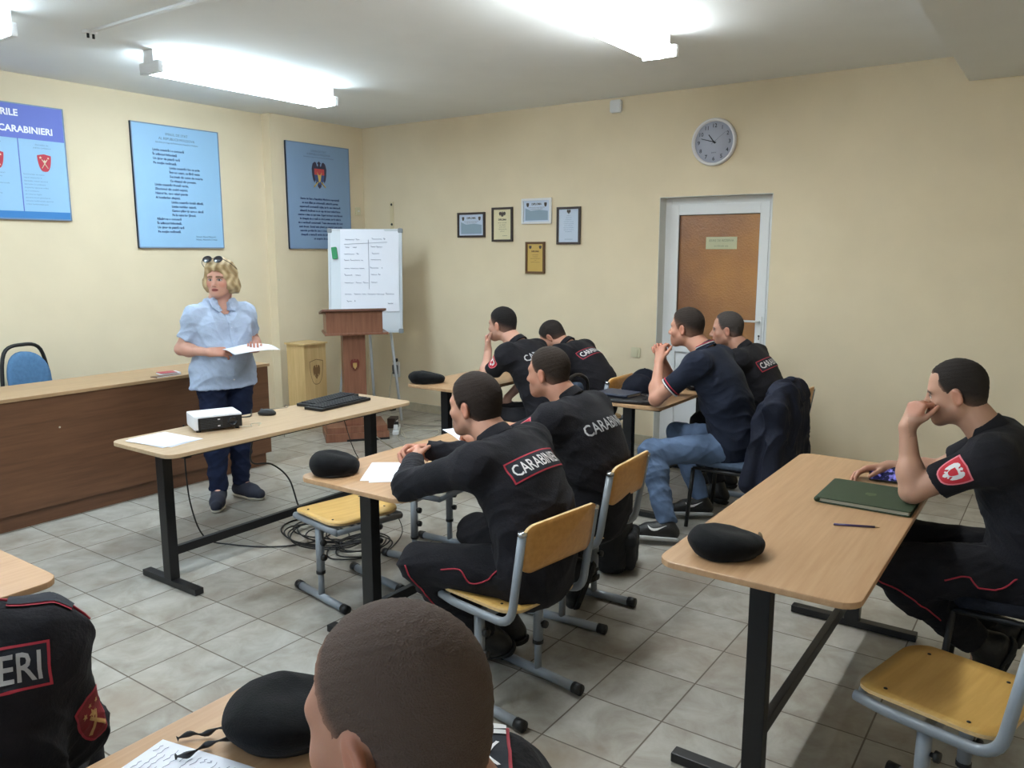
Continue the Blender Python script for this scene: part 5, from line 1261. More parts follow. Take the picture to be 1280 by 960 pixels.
def sheets(name, label, x, y, yaw, w, l, n, group=None, lines=0, seed=0, z=TZ):
    t = thing(name, label, 'paper', (x, y, z), math.radians(yaw), group)
    r = random.Random(seed)
    for i in range(n):
        M = Matrix.Rotation(math.radians(r.uniform(-9, 9) if i else 0), 4, 'Z') @ Matrix.Translation((r.uniform(-0.02, 0.02) if i else 0, r.uniform(-0.015, 0.015) if i else 0, 0))
        V = []; F = []
        for a in range(5):
            for b in range(7): V.append(M @ Vector((-w/2+w*a/4, -l/2+l*b/6, 0.0012+0.0011*(n-1-i)+0.0008*math.sin(a*1.3+b))))
        for a in range(4):
            for b in range(6): k = a*7+b; F.append((k, k+7, k+8, k+1))
        o = mesh_obj('sheet', V, F, PAPER, t, True)
        if lines and i == 0:
            q = MB()
            for k in range(lines): scribble(q, Matrix.Translation((0, 0, 0.0026)), -w*0.42, w*0.42, l*0.44-l*0.88*k/lines, 0.0055, seed*40+k, 0.0005)
            q.build('handwriting', INKB, o)
    return t
sheets('paper_pile', 'loose white sheets beside the projector at the end of the pale desk', 2.235, 3.74, 8, 0.21, 0.297, 4, None, 0, 1)
sheets('paper_sheet', 'white sheet beside the beret under the long black sleeve', 2.47, 2.38, -55, 0.21, 0.297, 2, None, 0, 2)
sheets('paper_sheet', 'white sheet on the desk in front of the face of the long-sleeved man', 3.26, 2.55, -30, 0.21, 0.297, 2, None, 0, 3)
sheets('written_sheet', 'handwritten white sheet at the bottom edge before the nearest beret', 0.715, 1.225, 12, 0.21, 0.297, 1, None, 19, 4)

# projector
pj = thing('projector', 'white projector with black front grille on the pale front desk', 'projector', (2.575, 3.79, TZ), math.radians(-22))
PW = mat('white_projector_case', (222, 222, 226), 0.4)
MB().box2((-0.125, -0.1, 0.012), (0.125, 0.1, 0.088), 0.012).build('case', PW, pj)
q = MB(); q.box2((-0.105, -0.106, 0.014), (0.122, -0.096, 0.078), 0.004); gp = q.build('front_grille', BLACKPL, pj)
q = MB()
for k in range(6): q.box2((-0.095, -0.1085, 0.022+k*0.009), (0.02, -0.105, 0.025+k*0.009))
q.build('grille_slat', mat('dark_grey_plastic', (50, 52, 56), 0.5), gp)
MB().lathe([(0.026, 0), (0.026, 0.006), (0.02, 0.008), (0.018, 0.003), (0, 0.005)], 20, (0.072, -0.105, 0.046), Matrix.Rotation(PI/2, 3, 'X')).build('lens', mat('dark_lens_glass', (22, 24, 30), 0.08), gp)
q = MB(); q.box((0.0, -0.1085, 0.065), (0.012, 0.002, 0.006)); q.box((0.0, -0.1085, 0.03), (0.012, 0.002, 0.006)); q.build('maker_badge', WHITETXT, gp)
q = MB()
for k in range(3): q.box2((0.06, -0.02+k*0.025, 0.0875), (0.085, -0.008+k*0.025, 0.0895), 0.002)
q.build('top_button', LAMPW, pj)
for sx in (-1, 1):
    for sy in (-1, 1): MB().lathe([(0.012, 0), (0.012, 0.013)], 12, (sx*0.1, sy*0.075, 0.0)).build('rubber_foot', BLACKPL, pj)
# keyboards and mouse
def keyboard(label, x, y, yaw, z=TZ, w=0.45, d=0.15):
    t = thing('keyboard', label, 'keyboard', (x, y, z), math.radians(yaw), 'black keyboards')
    MB().prism(rrect(w, d, 0.012), 0.001, 0.018, 0.004).build('keyboard_body', BLACKPL, t)
    q = MB()
    for r in range(5):
        n = 17
        for c in range(n): q.box((-w/2+0.025+(w-0.05)*(c+0.5)/n, -d/2+0.025+r*0.024, 0.021), ((w-0.05)/n*0.82, 0.019, 0.008), None, 0.002)
    q.build('key_field', mat('black_keys', (34, 34, 38), 0.45) if 'black_keys' not in bpy.data.materials else bpy.data.materials['black_keys'], t)
keyboard('black keyboard at the far end of the pale front desk, nearest the camera', 3.42, 3.725, 4)
keyboard('black keyboard lying behind another on the pale front desk', 3.47, 3.87, 9)
ms = thing('computer_mouse', 'black computer mouse on the pale front desk behind the projector', 'mouse', (2.955, 3.83, TZ), math.radians(30))
V, Q = sdf_mesh([ell((0, 0, 0.012), (0.031, 0.055, 0.026), None, 0), half((0, 0, 0.001), (0, 0, -1), 0.003)], 0.003); quad_obj('mouse_body', V, Q, BLACKPL, ms)
MB().tube([(0.004, 0.028, 0.036), (0.004, 0.04, 0.031)], 0.004, 8).build('scroll_wheel', mat('grey_wheel', (96, 96, 100), 0.4), ms)
def cable(name, label, pts, r, m, n=10, group=None):
    o = MB().tube(spline(pts, n), r, 7).build(name, m); return tag(o, label, 'cable', group)
CABB = mat('black_cable_rubber', (22, 22, 24), 0.5); CABG = mat('grey_cable', (120, 118, 112), 0.55); CABW = mat('pale_cable', (186, 178, 160), 0.55)
cable('cable', 'thin cord of the mouse on the pale front desk', [(2.975, 3.885, 0.765), (3.05, 3.93, 0.757), (3.16, 3.9, 0.755), (3.19, 3.955, 0.757), (3.19, 3.97, 0.7), (3.2, 3.985, 0.55)], 0.0018, CABG)
cable('cable', 'black cable behind the projector', [(2.66, 3.86, 0.79), (2.74, 3.9, 0.765), (2.85, 3.86, 0.756), (2.92, 3.93, 0.757), (2.95, 3.965, 0.757), (2.96, 3.985, 0.6)], 0.0035, CABB)
cable('cable', 'small pale connector lead beside the projector', [(2.66, 3.67, 0.756), (2.7, 3.64, 0.754), (2.74, 3.69, 0.754), (2.78, 3.66, 0.754), (2.74, 3.63, 0.754)], 0.0025, CABW)
cable('cable', 'black cable hanging before the woman\'s trousers and looping over the floor', [(2.5, 3.965, 0.755), (2.5, 3.975, 0.6), (2.53, 4.0, 0.3), (2.62, 4.02, 0.06), (2.72, 3.9, 0.008), (2.85, 3.66, 0.008), (3.03, 3.55, 0.008), (3.2, 3.58, 0.008), (3.3, 3.7, 0.008)], 0.0045, CABB)
cable('cable', 'black cable dropping from the desk beside the woman\'s leg', [(2.96, 3.985, 0.58), (3.0, 4.06, 0.42), (3.18, 4.1, 0.36), (3.27, 4.05, 0.25), (3.26, 3.95, 0.08), (3.24, 3.82, 0.012), (3.22, 3.65, 0.01), (3.3, 3.5, 0.01)], 0.0055, CABB)
cable('cable', 'thin dark wire hanging under the right end of the pale desk', [(3.25, 3.5, 0.72), (3.3, 3.46, 0.5), (3.42, 3.4, 0.3), (3.5, 3.3, 0.05), (3.4, 3.2, 0.006), (3.2, 3.1, 0.006)], 0.0025, CABB)
# coil on the floor
pts = []
r_ = random.Random(3)
for k in range(150):
    a = k*0.35; R_ = 0.17+0.05*math.sin(k*0.13)+0.025*math.sin(k*0.61); pts.append((3.16+0.05*math.sin(k*0.05)+R_*math.cos(a)*1.1, 3.63+0.05*math.cos(k*0.07)-0.0012*k+R_*1.35*math.sin(a), 0.006+0.0003*k+0.003*math.sin(k)))
tag(MB().tube(spline(pts, 3), 0.0045, 6).build('cable_coil', CABB), 'tangled coil of black cable on the floor beyond the plywood stool', 'cable')
pts = []
for k in range(90):
    a = k*0.33; R_ = 0.13+0.03*math.sin(k*0.23); pts.append((3.08+R_*math.cos(a)*1.2+0.001*k, 3.24+R_*1.0*math.sin(a), 0.006+0.0004*k+0.003*math.sin(k*1.3)))
tag(MB().tube(spline(pts, 3), 0.0045, 6).build('cable_coil', CABB), 'second coil of black cable on the floor behind the legs of the plywood stool', 'cable')
# power strip and wires behind the lectern
ps = thing('power_strip', 'white power strip with plugs on the floor right of the lectern', 'power strip', (5.5, 5.2, 0.0), math.radians(40))
MB().box2((-0.17, -0.03, 0.002), (0.17, 0.03, 0.04), 0.008).build('strip_body', LAMPW, ps)
for k in range(4):
    q = MB(); q.lathe([(0.019, 0), (0.019, 0.003), (0.012, 0.0035), (0, 0.001)], 14, (-0.12+0.07*k, 0, 0.0405)); q.build('socket_ring', mat('grey_socket', (150, 150, 150), 0.6) if k == 0 else bpy.data.materials['grey_socket'], ps)
for k in (0, 2): MB().box2((-0.14+0.07*k, -0.02, 0.042), (-0.1+0.07*k, 0.02, 0.09), 0.008).build('plug', BLACKPL if k else LAMPW, ps)
ad = thing('power_adapter', 'small dark power box lying by the white power strip', 'adapter', (5.62, 5.36, 0.0), 0.5)
MB().box2((-0.07, -0.04, 0.002), (0.07, 0.04, 0.1), 0.008).build('adapter_body', mat('brown_black_plastic', (58, 44, 38), 0.5), ad); MB().box2((-0.04, -0.042, 0.03), (0.04, -0.039, 0.07), 0.001).build('adapter_label', WHITETXT, ad)
for i, (pp, m_, lb) in enumerate((([(6.3, 6.0, 0.42), (6.2, 5.96, 0.15), (6.05, 5.8, 0.01), (5.8, 5.5, 0.008), (5.62, 5.3, 0.03)], CABW, 'pale wire running from the wall socket to the power strip'),
        ([(5.45, 5.1, 0.05), (5.35, 4.95, 0.008), (5.5, 4.75, 0.008), (5.75, 4.9, 0.008), (5.6, 5.1, 0.008), (5.35, 5.05, 0.008), (5.2, 4.85, 0.008)], CABW, 'pale wire looping on the floor in front of the power strip'),
        ([(5.6, 5.2, 0.05), (5.8, 5.15, 0.008), (5.95, 4.9, 0.008), (6.1, 4.8, 0.008), (6.2, 5.0, 0.008), (6.05, 5.2, 0.008)], CABG, 'grey wire looping on the floor along the cream wall'),
        ([(3.74, 3.9, 0.72), (3.95, 3.98, 0.45), (4.4, 4.2, 0.2), (4.9, 4.6, 0.01), (5.3, 4.9, 0.008), (5.48, 5.12, 0.03)], CABW, 'pale wire from the pale desk to the power strip'))):
    cable('cable', lb, pp, 0.004, m_)

# folder, phone, pencil on the large desk
fo = thing('folder', 'dark green folder under the elbow of the man on the right', 'folder', (3.25, 0.575, TZ), math.radians(-90))
GRN = mat('dark_green_leatherette', (44, 62, 40), 0.55, noise=0.12, scale=60, bump=0.25, bscale=300)
V = rrect(0.33, 0.31, 0.012); q = MB(); q.prism(rrect(0.31, 0.29, 0.008), 0.0015, 0.004); q.prism(rrect(0.33, 0.31, 0.012), 0.018, 0.0225, 0.0015); q.prism(rrect(0.33, 0.31, 0.012), 0.0012, 0.004, 0.001); q.build('cover', GRN, fo)
q = MB(); q.prism(rrect(0.315, 0.29, 0.006), 0.0045, 0.0175); q.build('page_block', mat('page_edge_paper', (196, 190, 172), 0.8), fo)
q = MB(); q.tube([(-0.165, -0.15, 0.0118), (-0.165, 0.15, 0.0118)], 0.011, 10); q.build('spine', GRN, fo)
q = MB(); q.prism([(x, y-0.01) for x, y in eagle(0.05, 0.05)], 0.0225, 0.023); q.build('cover_crest', mat('faded_gilt', (78, 92, 60), 0.5), fo)
ph = thing('smartphone', 'black smartphone with lit dark-blue screen in the right man\'s hand', 'phone', (3.55, 0.565, TZ+0.032), 0)
phR = Matrix.Rotation(math.radians(-80), 4, 'Z') @ Matrix.Rotation(math.radians(42), 4, 'X')
ph.rotation_euler = phR.to_euler()
MB().prism(rrect(0.152, 0.074, 0.01), -0.004, 0.004, 0.0015).build('phone_case', BLACKPL, ph)
SCR, nt, b = new_mat('phone_screen'); nz = nt.nodes.new('ShaderNodeTexNoise'); nz.inputs['Scale'].default_value = 60; tc = nt.nodes.new('ShaderNodeTexCoord'); rp = nt.nodes.new('ShaderNodeValToRGB')
rp.color_ramp.elements[0].position = 0.5; rp.color_ramp.elements[0].color = (0.006, 0.007, 0.03, 1); rp.color_ramp.elements[1].position = 0.72; rp.color_ramp.elements[1].color = (0.16, 0.15, 0.45, 1)
nt.links.new(tc.outputs['Object'], nz.inputs['Vector']); nt.links.new(nz.outputs['Fac'], rp.inputs['Fac']); nt.links.new(rp.outputs['Color'], b.inputs['Base Color']); nt.links.new(rp.outputs['Color'], b.inputs['Emission Color']); b.inputs['Emission Strength'].default_value = 0.5; b.inputs['Roughness'].default_value = 0.1
MB().prism(rrect(0.14, 0.066, 0.006), 0.004, 0.0045).build('screen', SCR, ph)
pn = thing('pencil', 'dark purple pencil lying beside the green folder', 'pencil', (2.885, 0.55, TZ), math.atan2(0.48-0.62, 2.916-2.858))
VIO = mat('violet_lacquer', (66, 50, 92), 0.35)
MB().tube([(-0.075, 0, 0.0045), (0.06, 0, 0.0045)], 0.004, 6).build('barrel', VIO, pn); MB().tube([(0.06, 0, 0.0045), (0.077, 0, 0.004)], [0.004, 0.0008], 8).build('tip', mat('bare_pencil_wood', (188, 152, 110), 0.6), pn)
# folders, organiser on the desk of the man in jeans
NOTE = mat('navy_note_cover', (44, 50, 68), 0.5); BLKL = mat('black_leatherette', (26, 26, 30), 0.5, bump=0.2, bscale=300)
fo = thing('folder', 'large black folder lying at the edge of the jeans man\'s desk', 'folder', (4.62, 2.29, TZ), math.radians(10))
q = MB(); q.prism(rrect(0.27, 0.36, 0.01), 0.001, 0.005, 0.001); q.prism(rrect(0.27, 0.36, 0.01), 0.02, 0.025, 0.0015); q.tube([(-0.135, -0.17, 0.013), (-0.135, 0.17, 0.013)], 0.012, 8); q.build('cover', BLKL, fo)
q = MB(); q.prism(rrect(0.255, 0.34, 0.006), 0.0055, 0.0195); q.build('page_block', bpy.data.materials['page_edge_paper'], fo)
nb_ = thing('notebook', 'navy notebook lying on top of the black folder', 'notebook', (4.62, 2.38, TZ+0.0255), math.radians(-6))
q = MB(); q.prism(rrect(0.17, 0.24, 0.008), 0.0005, 0.004, 0.001); q.prism(rrect(0.17, 0.24, 0.008), 0.018, 0.022, 0.001); q.tube([(-0.085, -0.115, 0.0115), (-0.085, 0.115, 0.0115)], 0.0105, 8); q.build('cover', NOTE, nb_)
q = MB(); q.prism(rrect(0.16, 0.23, 0.005), 0.0045, 0.0175); q.build('page_block', bpy.data.materials['page_edge_paper'], nb_)
bo = thing('bunch_of_keys', 'small bunch of keys with a strap on the black folder beside the notebook', 'keys', (4.66, 2.2, TZ+0.0255), 0.3)
MB().tube([(0.016*math.cos(k*PI/8), 0.016*math.sin(k*PI/8), 0.003) for k in range(16)], 0.0018, 6, True).build('key_ring', CHROME, bo)
for k, a in enumerate((0.3, 1.0, 1.8)):
    q = MB(); M = Matrix.Rotation(a, 4, 'Z') @ Matrix.Translation((0.016, 0, 0)); q.prism(rrect(0.02, 0.02, 0.008, 4, 0.01, 0), 0.001+0.002*k, 0.003+0.002*k, 0, M); q.prism([(0.018, -0.003), (0.05, -0.003), (0.053, 0), (0.05, 0.004), (0.018, 0.004)], 0.001+0.002*k, 0.003+0.002*k, 0, M); q.build('key', CHROME, bo)
q = MB(); q.box2((-0.11, -0.012, 0.001), (-0.014, 0.012, 0.005), 0.001); q.build('leather_strap', BLKL, bo)
# items on the long desk
db = thing('date_book', 'small red and white booklet on the long brown desk beside the woman', 'booklet', (3.27, 5.33, PH), math.radians(-12))
q = MB(); q.box2((-0.07, -0.05, 0.001), (0.07, 0.05, 0.012), 0.001); q.build('page_block', PAPER, db); q = MB(); q.box2((-0.071, -0.051, 0.0125), (0.045, 0.051, 0.015), 0.001); q.build('cover', mat('dusty_red_cover', (168, 66, 76), 0.6), db)
db = thing('notebook', 'flat brown notebook on the edge of the long brown desk', 'notebook', (3.2, 5.25, PH), math.radians(5))
q = MB(); q.box2((-0.1, -0.035, 0.001), (0.1, 0.035, 0.007), 0.001); q.build('cover', mat('brown_cover', (110, 84, 70), 0.6), db); q = MB(); q.box2((-0.097, -0.0365, 0.002), (0.097, -0.0352, 0.006)); q.build('page_block', PAPER, db)

# black rucksack on the floor
bg_ = thing('rucksack', 'black rucksack on the floor between the middle chair and the white-soled shoe', 'rucksack', (3.72, 1.93, 0.0), math.radians(20))
BAGM = mat('black_nylon', (22, 23, 27), 0.75, noise=0.2, scale=20, bump=0.25, bscale=120)
V, Q = sdf_mesh([rbox((0, 0, 0.17), (0.14, 0.09, 0.17), 0.07, None, 0), ell((0, 0, 0.3), (0.12, 0.08, 0.09), None, 0.05), half((0, 0, 0.002), (0, 0, -1), 0.01)], 0.006); bgo = quad_obj('bag_body', V, Q, BAGM, bg_, None, wrinkle=0.006, seed=9)
V, Q = sdf_mesh([rbox((0, -0.095, 0.12), (0.11, 0.035, 0.1), 0.03, None, 0)], 0.005); quad_obj('front_pocket', V, Q, BAGM, bg_, None, wrinkle=0.003, seed=8)
MB().tube(spline([(-0.05, 0.05, 0.37), (-0.03, 0.05, 0.42), (0.03, 0.05, 0.42), (0.05, 0.05, 0.37)], 6), 0.009, 8).build('carry_loop', BAGM, bg_)
for s in (-1, 1): MB().tube(spline([(s*0.08, 0.08, 0.34), (s*0.1, 0.14, 0.25), (s*0.11, 0.12, 0.1), (s*0.12, 0.07, 0.04)], 6), 0.016, 8, flat=0.4).build('shoulder_strap', BAGM, bg_)

# navy jacket hung over the chair of the man in jeans
jk = thing('jacket', 'navy jacket draped over the chair back behind the man in jeans', 'jacket', (4.74, 1.62, 0))
JP = [rc((-0.2, -0.27, 0.8), (0.2, -0.27, 0.8), 0.06, 0.06, 0.0), rc((0, -0.29, 0.88), (0, -0.31, 0.35), 0.075, 0.085, 0.06, w=(1, 0, 0), s=3.0),
      rc((-0.2, -0.28, 0.8), (-0.24, -0.28, 0.32), 0.05, 0.07, 0.04), rc((0.2, -0.28, 0.8), (0.25, -0.29, 0.32), 0.05, 0.065, 0.04),
      rc((-0.2, -0.23, 0.82), (-0.255, -0.16, 0.36), 0.04, 0.052, 0.03), rc((-0.1, -0.34, 0.85), (-0.13, -0.36, 0.4), 0.03, 0.04, 0.03), rc((0.1, -0.34, 0.85), (0.12, -0.36, 0.4), 0.03, 0.04, 0.03),
      half((0, 0, 0.3), (0.1, 0, -1), 0.01)]
V, Q = sdf_mesh(JP, 0.006); jo = quad_obj('jacket_body', V, Q, NAVYJACKET, jk, None, wrinkle=0.011, seed=12, wscale=0.7, wdir=(1.2, 0.8, 0.25))
V, Q = sdf_mesh([rc((-0.13, -0.27, 0.905), (0, -0.3, 0.945), 0.022, 0.026, 0), rc((0, -0.3, 0.945), (0.13, -0.27, 0.905), 0.026, 0.022, 0.03)], 0.005); quad_obj('jacket_collar', V, Q, NAVYJACKET, jk, None, wrinkle=0.003, seed=5)
# ------------------------------------------------------------------ the people
FACE = (198, 150, 128)
def H_(d, palm, curl=(0.5, 0.7, 0.4), thumb=(0.5, 0.3), spread=0.05): return dict(d=d, palm=palm, curl=curl, thumb=thumb, spread=spread)
Pm = {}
# 1 man in the long-sleeved jacket, framed lettering on his back
Pm['front'] = P = make_person(dict(label='person in black long-sleeved uniform jacket with red-framed back lettering, hands clasped on desk', loc=(2.4, 1.62), skin=(196, 146, 124), hair=(50, 40, 36), hth=0.01, fade=0.15, fadez=0.0, edgef=0.5,
    pel=(2.4, 1.58, 0.535), nb=(2.41, 1.76, 0.985), hc=(2.41, 1.865, 1.115), hunch=0.07, hpitch=-4, hyaw=4, shw=0.185, wsc=0.9,
    elL=(2.2, 2.03, 0.815), elR=(2.68, 2.05, 0.815), wrL=(2.45, 2.22, 0.83), wrR=(2.6, 2.29, 0.835),
    handL=H_((0.75, 0.6, 0.1), (0.5, -0.6, -0.5), (0.7, 0.9, 0.6)), handR=H_((-0.85, 0.35, 0.1), (-0.3, -0.6, -0.6), (0.7, 0.9, 0.6)),
    knL=(2.2, 1.97, 0.515), knR=(2.6, 2.0, 0.52), anL=(2.46, 1.84, 0.14), anR=(2.62, 1.86, 0.14), toeL=(0.1, 0.9, -0.35), toeR=(0.1, 0.9, -0.35),
    sleeve='long', top='uniform_jacket', topmat=BLACKCLOTH, legmat=BLACKTROUSER, seed=1, wr=0.005, legw=1.06))
c_ = P['nb']-P['up_sp']*0.10+P['rt']*0.0-P['fw']*0.1
back_print(P, 'CARABINIERI', c_, 0.285, 0.048, WHITETXT, (0.315, 0.085, 0.0055))
bt = bvh_of(P['trousers']); k_, a_, h_ = P['kn']['L'], P['an']['L'], V3(-0.09, -0.02, 0.52)
o_ = V3(-0.09, -0.02, 0)
piping(P, [k_+V3(-0.08, 0.0, 0.02), k_*0.75+a_*0.25+V3(-0.08, 0, 0), k_*0.45+a_*0.55+V3(-0.07, 0.0, 0), k_*0.2+a_*0.8+V3(-0.06, 0, 0)], bt, REDTRIM, P['trousers'])
hp = V3(-0.1, -0.02, 0.52); mdp = lambda t, dz: hp*(1-t)+k_*t+V3(-0.09, 0, dz)
piping(P, [mdp(0.62, 0.02), mdp(0.42, 0.03), mdp(0.3, -0.015), mdp(0.12, 0.01), mdp(0.02, 0.05)], bt, REDTRIM, P['trousers'])
# 2 man behind him
Pm['second'] = P = make_person(dict(label='person in black uniform polo with plain silver back lettering, seated behind the long-sleeved man', loc=(3.12, 1.78), skin=(190, 138, 116), hair=(56, 46, 40), hth=0.005, fade=0.35, hs=0.97,
    pel=(3.14, 1.72, 0.535), nb=(3.12, 1.86, 1.02), hc=(3.105, 1.97, 1.148), hunch=0.06, hyaw=3, hpitch=-3,
    elL=(2.93, 2.13, 0.81), elR=(3.36, 2.16, 0.81), wrL=(3.03, 2.36, 0.795), wrR=(3.22, 2.4, 0.795), handL=H_((0.6, 0.7, -0.05), (0, 0, -1)), handR=H_((-0.6, 0.7, -0.05), (0, 0, -1)),
    knL=(2.98, 2.16, 0.51), knR=(3.34, 2.18, 0.51), anL=(3.14, 1.85, 0.2), anR=(3.3, 1.9, 0.16), toeL=(0.0, 0.35, -0.9), toeR=(0, 0.8, -0.5),
    top='uniform_polo', topmat=BLACKCLOTH, legmat=BLACKTROUSER, seed=2, legw=1.08))
back_print(P, 'CARABINIERI', P['nb']-P['up_sp']*0.12-P['fw']*0.1+P['rt']*0.01, 0.33, 0.055, SILVER)
sleeve_patch(P, 'L', (-0.85, -0.1, 0.3))
# 3 man with hand on chin
Pm['chin'] = P = make_person(dict(label='person in black uniform polo at the far desk resting his chin on his left hand', loc=(4.7, 3.0), skin=(204, 156, 136), hair=(34, 30, 30), hth=0.009, fade=0.5, fadez=0.05,
    pel=(4.7, 2.98, 0.535), nb=(4.7, 3.235, 1.04), hc=(4.7, 3.38, 1.18), hunch=0.06, hyaw=2, hpitch=-2,
    elL=(4.55, 3.42, 0.8), elR=(4.93, 3.3, 0.77), wrL=(4.645, 3.465, 0.99), wrR=(4.83, 3.42, 0.62), handL=H_((0.2, 0.15, 0.9), (0.3, -1, 0.1), (0.9, 1.1, 0.7)), handR=H_((-0.1, 0.2, -0.9), (-0.9, 0, 0), (0.3, 0.4, 0.3)),
    knL=(4.58, 3.42, 0.51), knR=(4.85, 3.44, 0.51), anL=(4.56, 3.3, 0.11), anR=(4.86, 3.32, 0.11), top='uniform_polo', topmat=BLACKCLOTH, legmat=BLACKTROUSER, seed=3))
back_print(P, 'CARABINIERI', P['nb']-P['up_sp']*0.1-P['fw']*0.1, 0.33, 0.055, SILVER)
sleeve_patch(P, 'L', (-0.8, 0.1, 0.3))
# 4 man with lowered head
Pm['down'] = P = make_person(dict(label='person in black uniform bending his head down at the far desk near the wall', loc=(5.3, 2.98), skin=(196, 146, 124), hair=(50, 44, 42), hth=0.006, fade=0.25, crown=0.0,
    pel=(5.32, 2.93, 0.535), nb=(5.3, 3.18, 0.975), hc=(5.29, 3.32, 1.045), hunch=0.1, hyaw=8, hpitch=-38,
    elL=(5.12, 3.43, 0.81), elR=(5.53, 3.44, 0.81), wrL=(5.2, 3.62, 0.795), wrR=(5.38, 3.66, 0.795), handL=H_((0.5, 0.8, -0.05), (0, 0, -1)), handR=H_((-0.5, 0.8, -0.05), (0, 0, -1)),
    knL=(5.2, 3.38, 0.51), knR=(5.43, 3.4, 0.51), anL=(5.2, 3.25, 0.11), anR=(5.42, 3.27, 0.11), sleeve='long', top='uniform_jacket', topmat=BLACKCLOTH, legmat=BLACKTROUSER, seed=4))
back_print(P, 'CARABINIERI', P['nb']-P['up_sp']*0.1-P['fw']*0.1, 0.28, 0.045, WHITETXT, (0.31, 0.08, 0.005))
# 5 man in polo shirt and jeans
Pm['polo'] = P = make_person(dict(label='person in navy polo shirt, blue jeans and black sneakers, hands clasped before his mouth', loc=(4.74, 1.64), skin=(194, 142, 120), hair=(50, 42, 38), hth=0.01, fade=0.6, fadez=0.06,
    pel=(4.72, 1.62, 0.53), nb=(4.74, 1.845, 1.085), hc=(4.745, 1.985, 1.228), hunch=0.03, hyaw=0, hpitch=0, shw=0.19,
    elL=(4.47, 2.05, 0.805), elR=(4.96, 2.14, 0.8), wrL=(4.64, 2.115, 1.01), wrR=(4.78, 2.16, 1.01), handL=H_((0.45, 0.1, 0.85), (0.8, -0.3, -0.2), (0.8, 1.0, 0.6)), handR=H_((-0.45, 0.1, 0.85), (-0.8, -0.3, -0.2), (0.8, 1.0, 0.6)),
    knL=(4.36, 2.02, 0.5), knR=(4.86, 2.06, 0.51), anL=(4.235, 1.85, 0.115), anR=(4.79, 1.86, 0.115), toeL=(-0.38, 0.92, 0), toeR=(-0.5, 0.85, 0), top='polo_shirt', topmat=NAVYPOLO, legmat=DENIM, colmat=NAVYPOLO, sleevetrim=True, shoe='sneaker', solemat=WHITESOLE, swoosh=True, seed=5, legw=0.98, thick=1.03))
cax = unit(P['up_sp'])
for (r_, m_) in ((0.0, WHITETXT), (0.007, REDTRIM)):
    v_, q_ = sdf_mesh([ring(P['nb']+cax*(0.036+r_)+P['fw']*0.006, cax, 0.0745, 0.0028, 0.0062, gap=(P['nb']+P['fw']*0.04, P['fw']))], 0.0028); quad_obj('collar_stripe', v_, q_, m_, P['shirt'])
# 6 man by the door
Pm['door'] = P = make_person(dict(label='person with receding short hair in black uniform seated before the amber glass door', loc=(5.42, 1.68), skin=(186, 138, 118), hair=(74, 68, 66), hth=0.006, fade=0.45, recede=0.012,
    pel=(5.44, 1.66, 0.535), nb=(5.41, 1.84, 1.03), hc=(5.39, 1.955, 1.168), hunch=0.05, hyaw=16, hpitch=-3,
    elL=(5.22, 2.1, 0.81), elR=(5.64, 2.14, 0.81), wrL=(5.38, 2.26, 0.795), wrR=(5.5, 2.36, 0.795), handL=H_((0.5, 0.8, -0.05), (0, 0, -1)), handR=H_((-0.5, 0.8, -0.05), (0, 0, -1)),
    knL=(5.3, 2.08, 0.51), knR=(5.56, 2.1, 0.51), anL=(5.12, 1.86, 0.11), anR=(5.52, 1.95, 0.11), sleeve='long', top='uniform_jacket', topmat=BLACKCLOTH, legmat=BLACKTROUSER, seed=6))
back_print(P, 'CARABINIERI', P['nb']-P['up_sp']*0.11-P['fw']*0.1, 0.28, 0.045, WHITETXT, (0.31, 0.08, 0.005))
# 7 man on the right leaning on his fist
Pm['right'] = P = make_person(dict(label='person in black uniform polo at the right, face on fist, over a phone', loc=(3.4, 0.06), skin=(190, 146, 124), hair=(50, 44, 42), hth=0.005, fade=0.2, recede=0.02,
    pel=(3.42, 0.06, 0.535), nb=(3.4, 0.215, 1.035), hc=(3.395, 0.335, 1.178), hunch=0.07, hyaw=4, hpitch=-12, shw=0.19, beard=0.4, full=0.08, thick=1.05,
    elL=(3.22, 0.43, 0.815), elR=(3.66, 0.4, 0.8), wrL=(3.265, 0.47, 1.045), wrR=(3.6, 0.575, 0.8), handL=H_((0.3, -0.25, 0.85), (0.9, -0.5, -0.1), (1.1, 1.2, 0.8), (0.6, 0.2)), handR=H_((-0.45, 0.75, -0.1), (-0.4, -0.2, -0.9), (0.35, 0.5, 0.4), (0.7, 0.3)),
    knL=(3.26, 0.5, 0.5), knR=(3.56, 0.48, 0.51), anL=(3.4, 0.17, 0.2), anR=(3.58, 0.14, 0.2), toeL=(0.06, 0.3, -0.85), toeR=(0.06, 0.3, -0.85), top='uniform_polo', topmat=BLACKCLOTH, legmat=BLACKTROUSER, seed=7, legw=1.12, wr=0.004))
back_print(P, 'CARABINIERI', P['nb']-P['up_sp']*0.12-P['fw']*0.1, 0.33, 0.055, SILVER)
sleeve_patch(P, 'L', (-0.95, 0.1, 0.25), 0.085, 0.1, t=0.42)
bt = bvh_of(P['trousers']); k_, a_ = P['kn']['L'], P['an']['L']; hp = V3(-0.1, -0.02, 0.52)
mdp = lambda t, dz: hp*(1-t)+k_*t+V3(-0.1, 0, dz)
piping(P, [mdp(0.55, 0.0), mdp(0.4, 0.03), mdp(0.3, -0.01), mdp(0.15, 0.0), mdp(0.06, 0.05)], bt, REDTRIM, P['trousers'])
piping(P, [k_+V3(-0.06, 0.0, 0.06), k_+V3(-0.09, 0.02, -0.03), k_*0.7+a_*0.3+V3(-0.08, 0, 0), k_*0.4+a_*0.6+V3(-0.07, 0, 0)], bt, REDTRIM, P['trousers'])
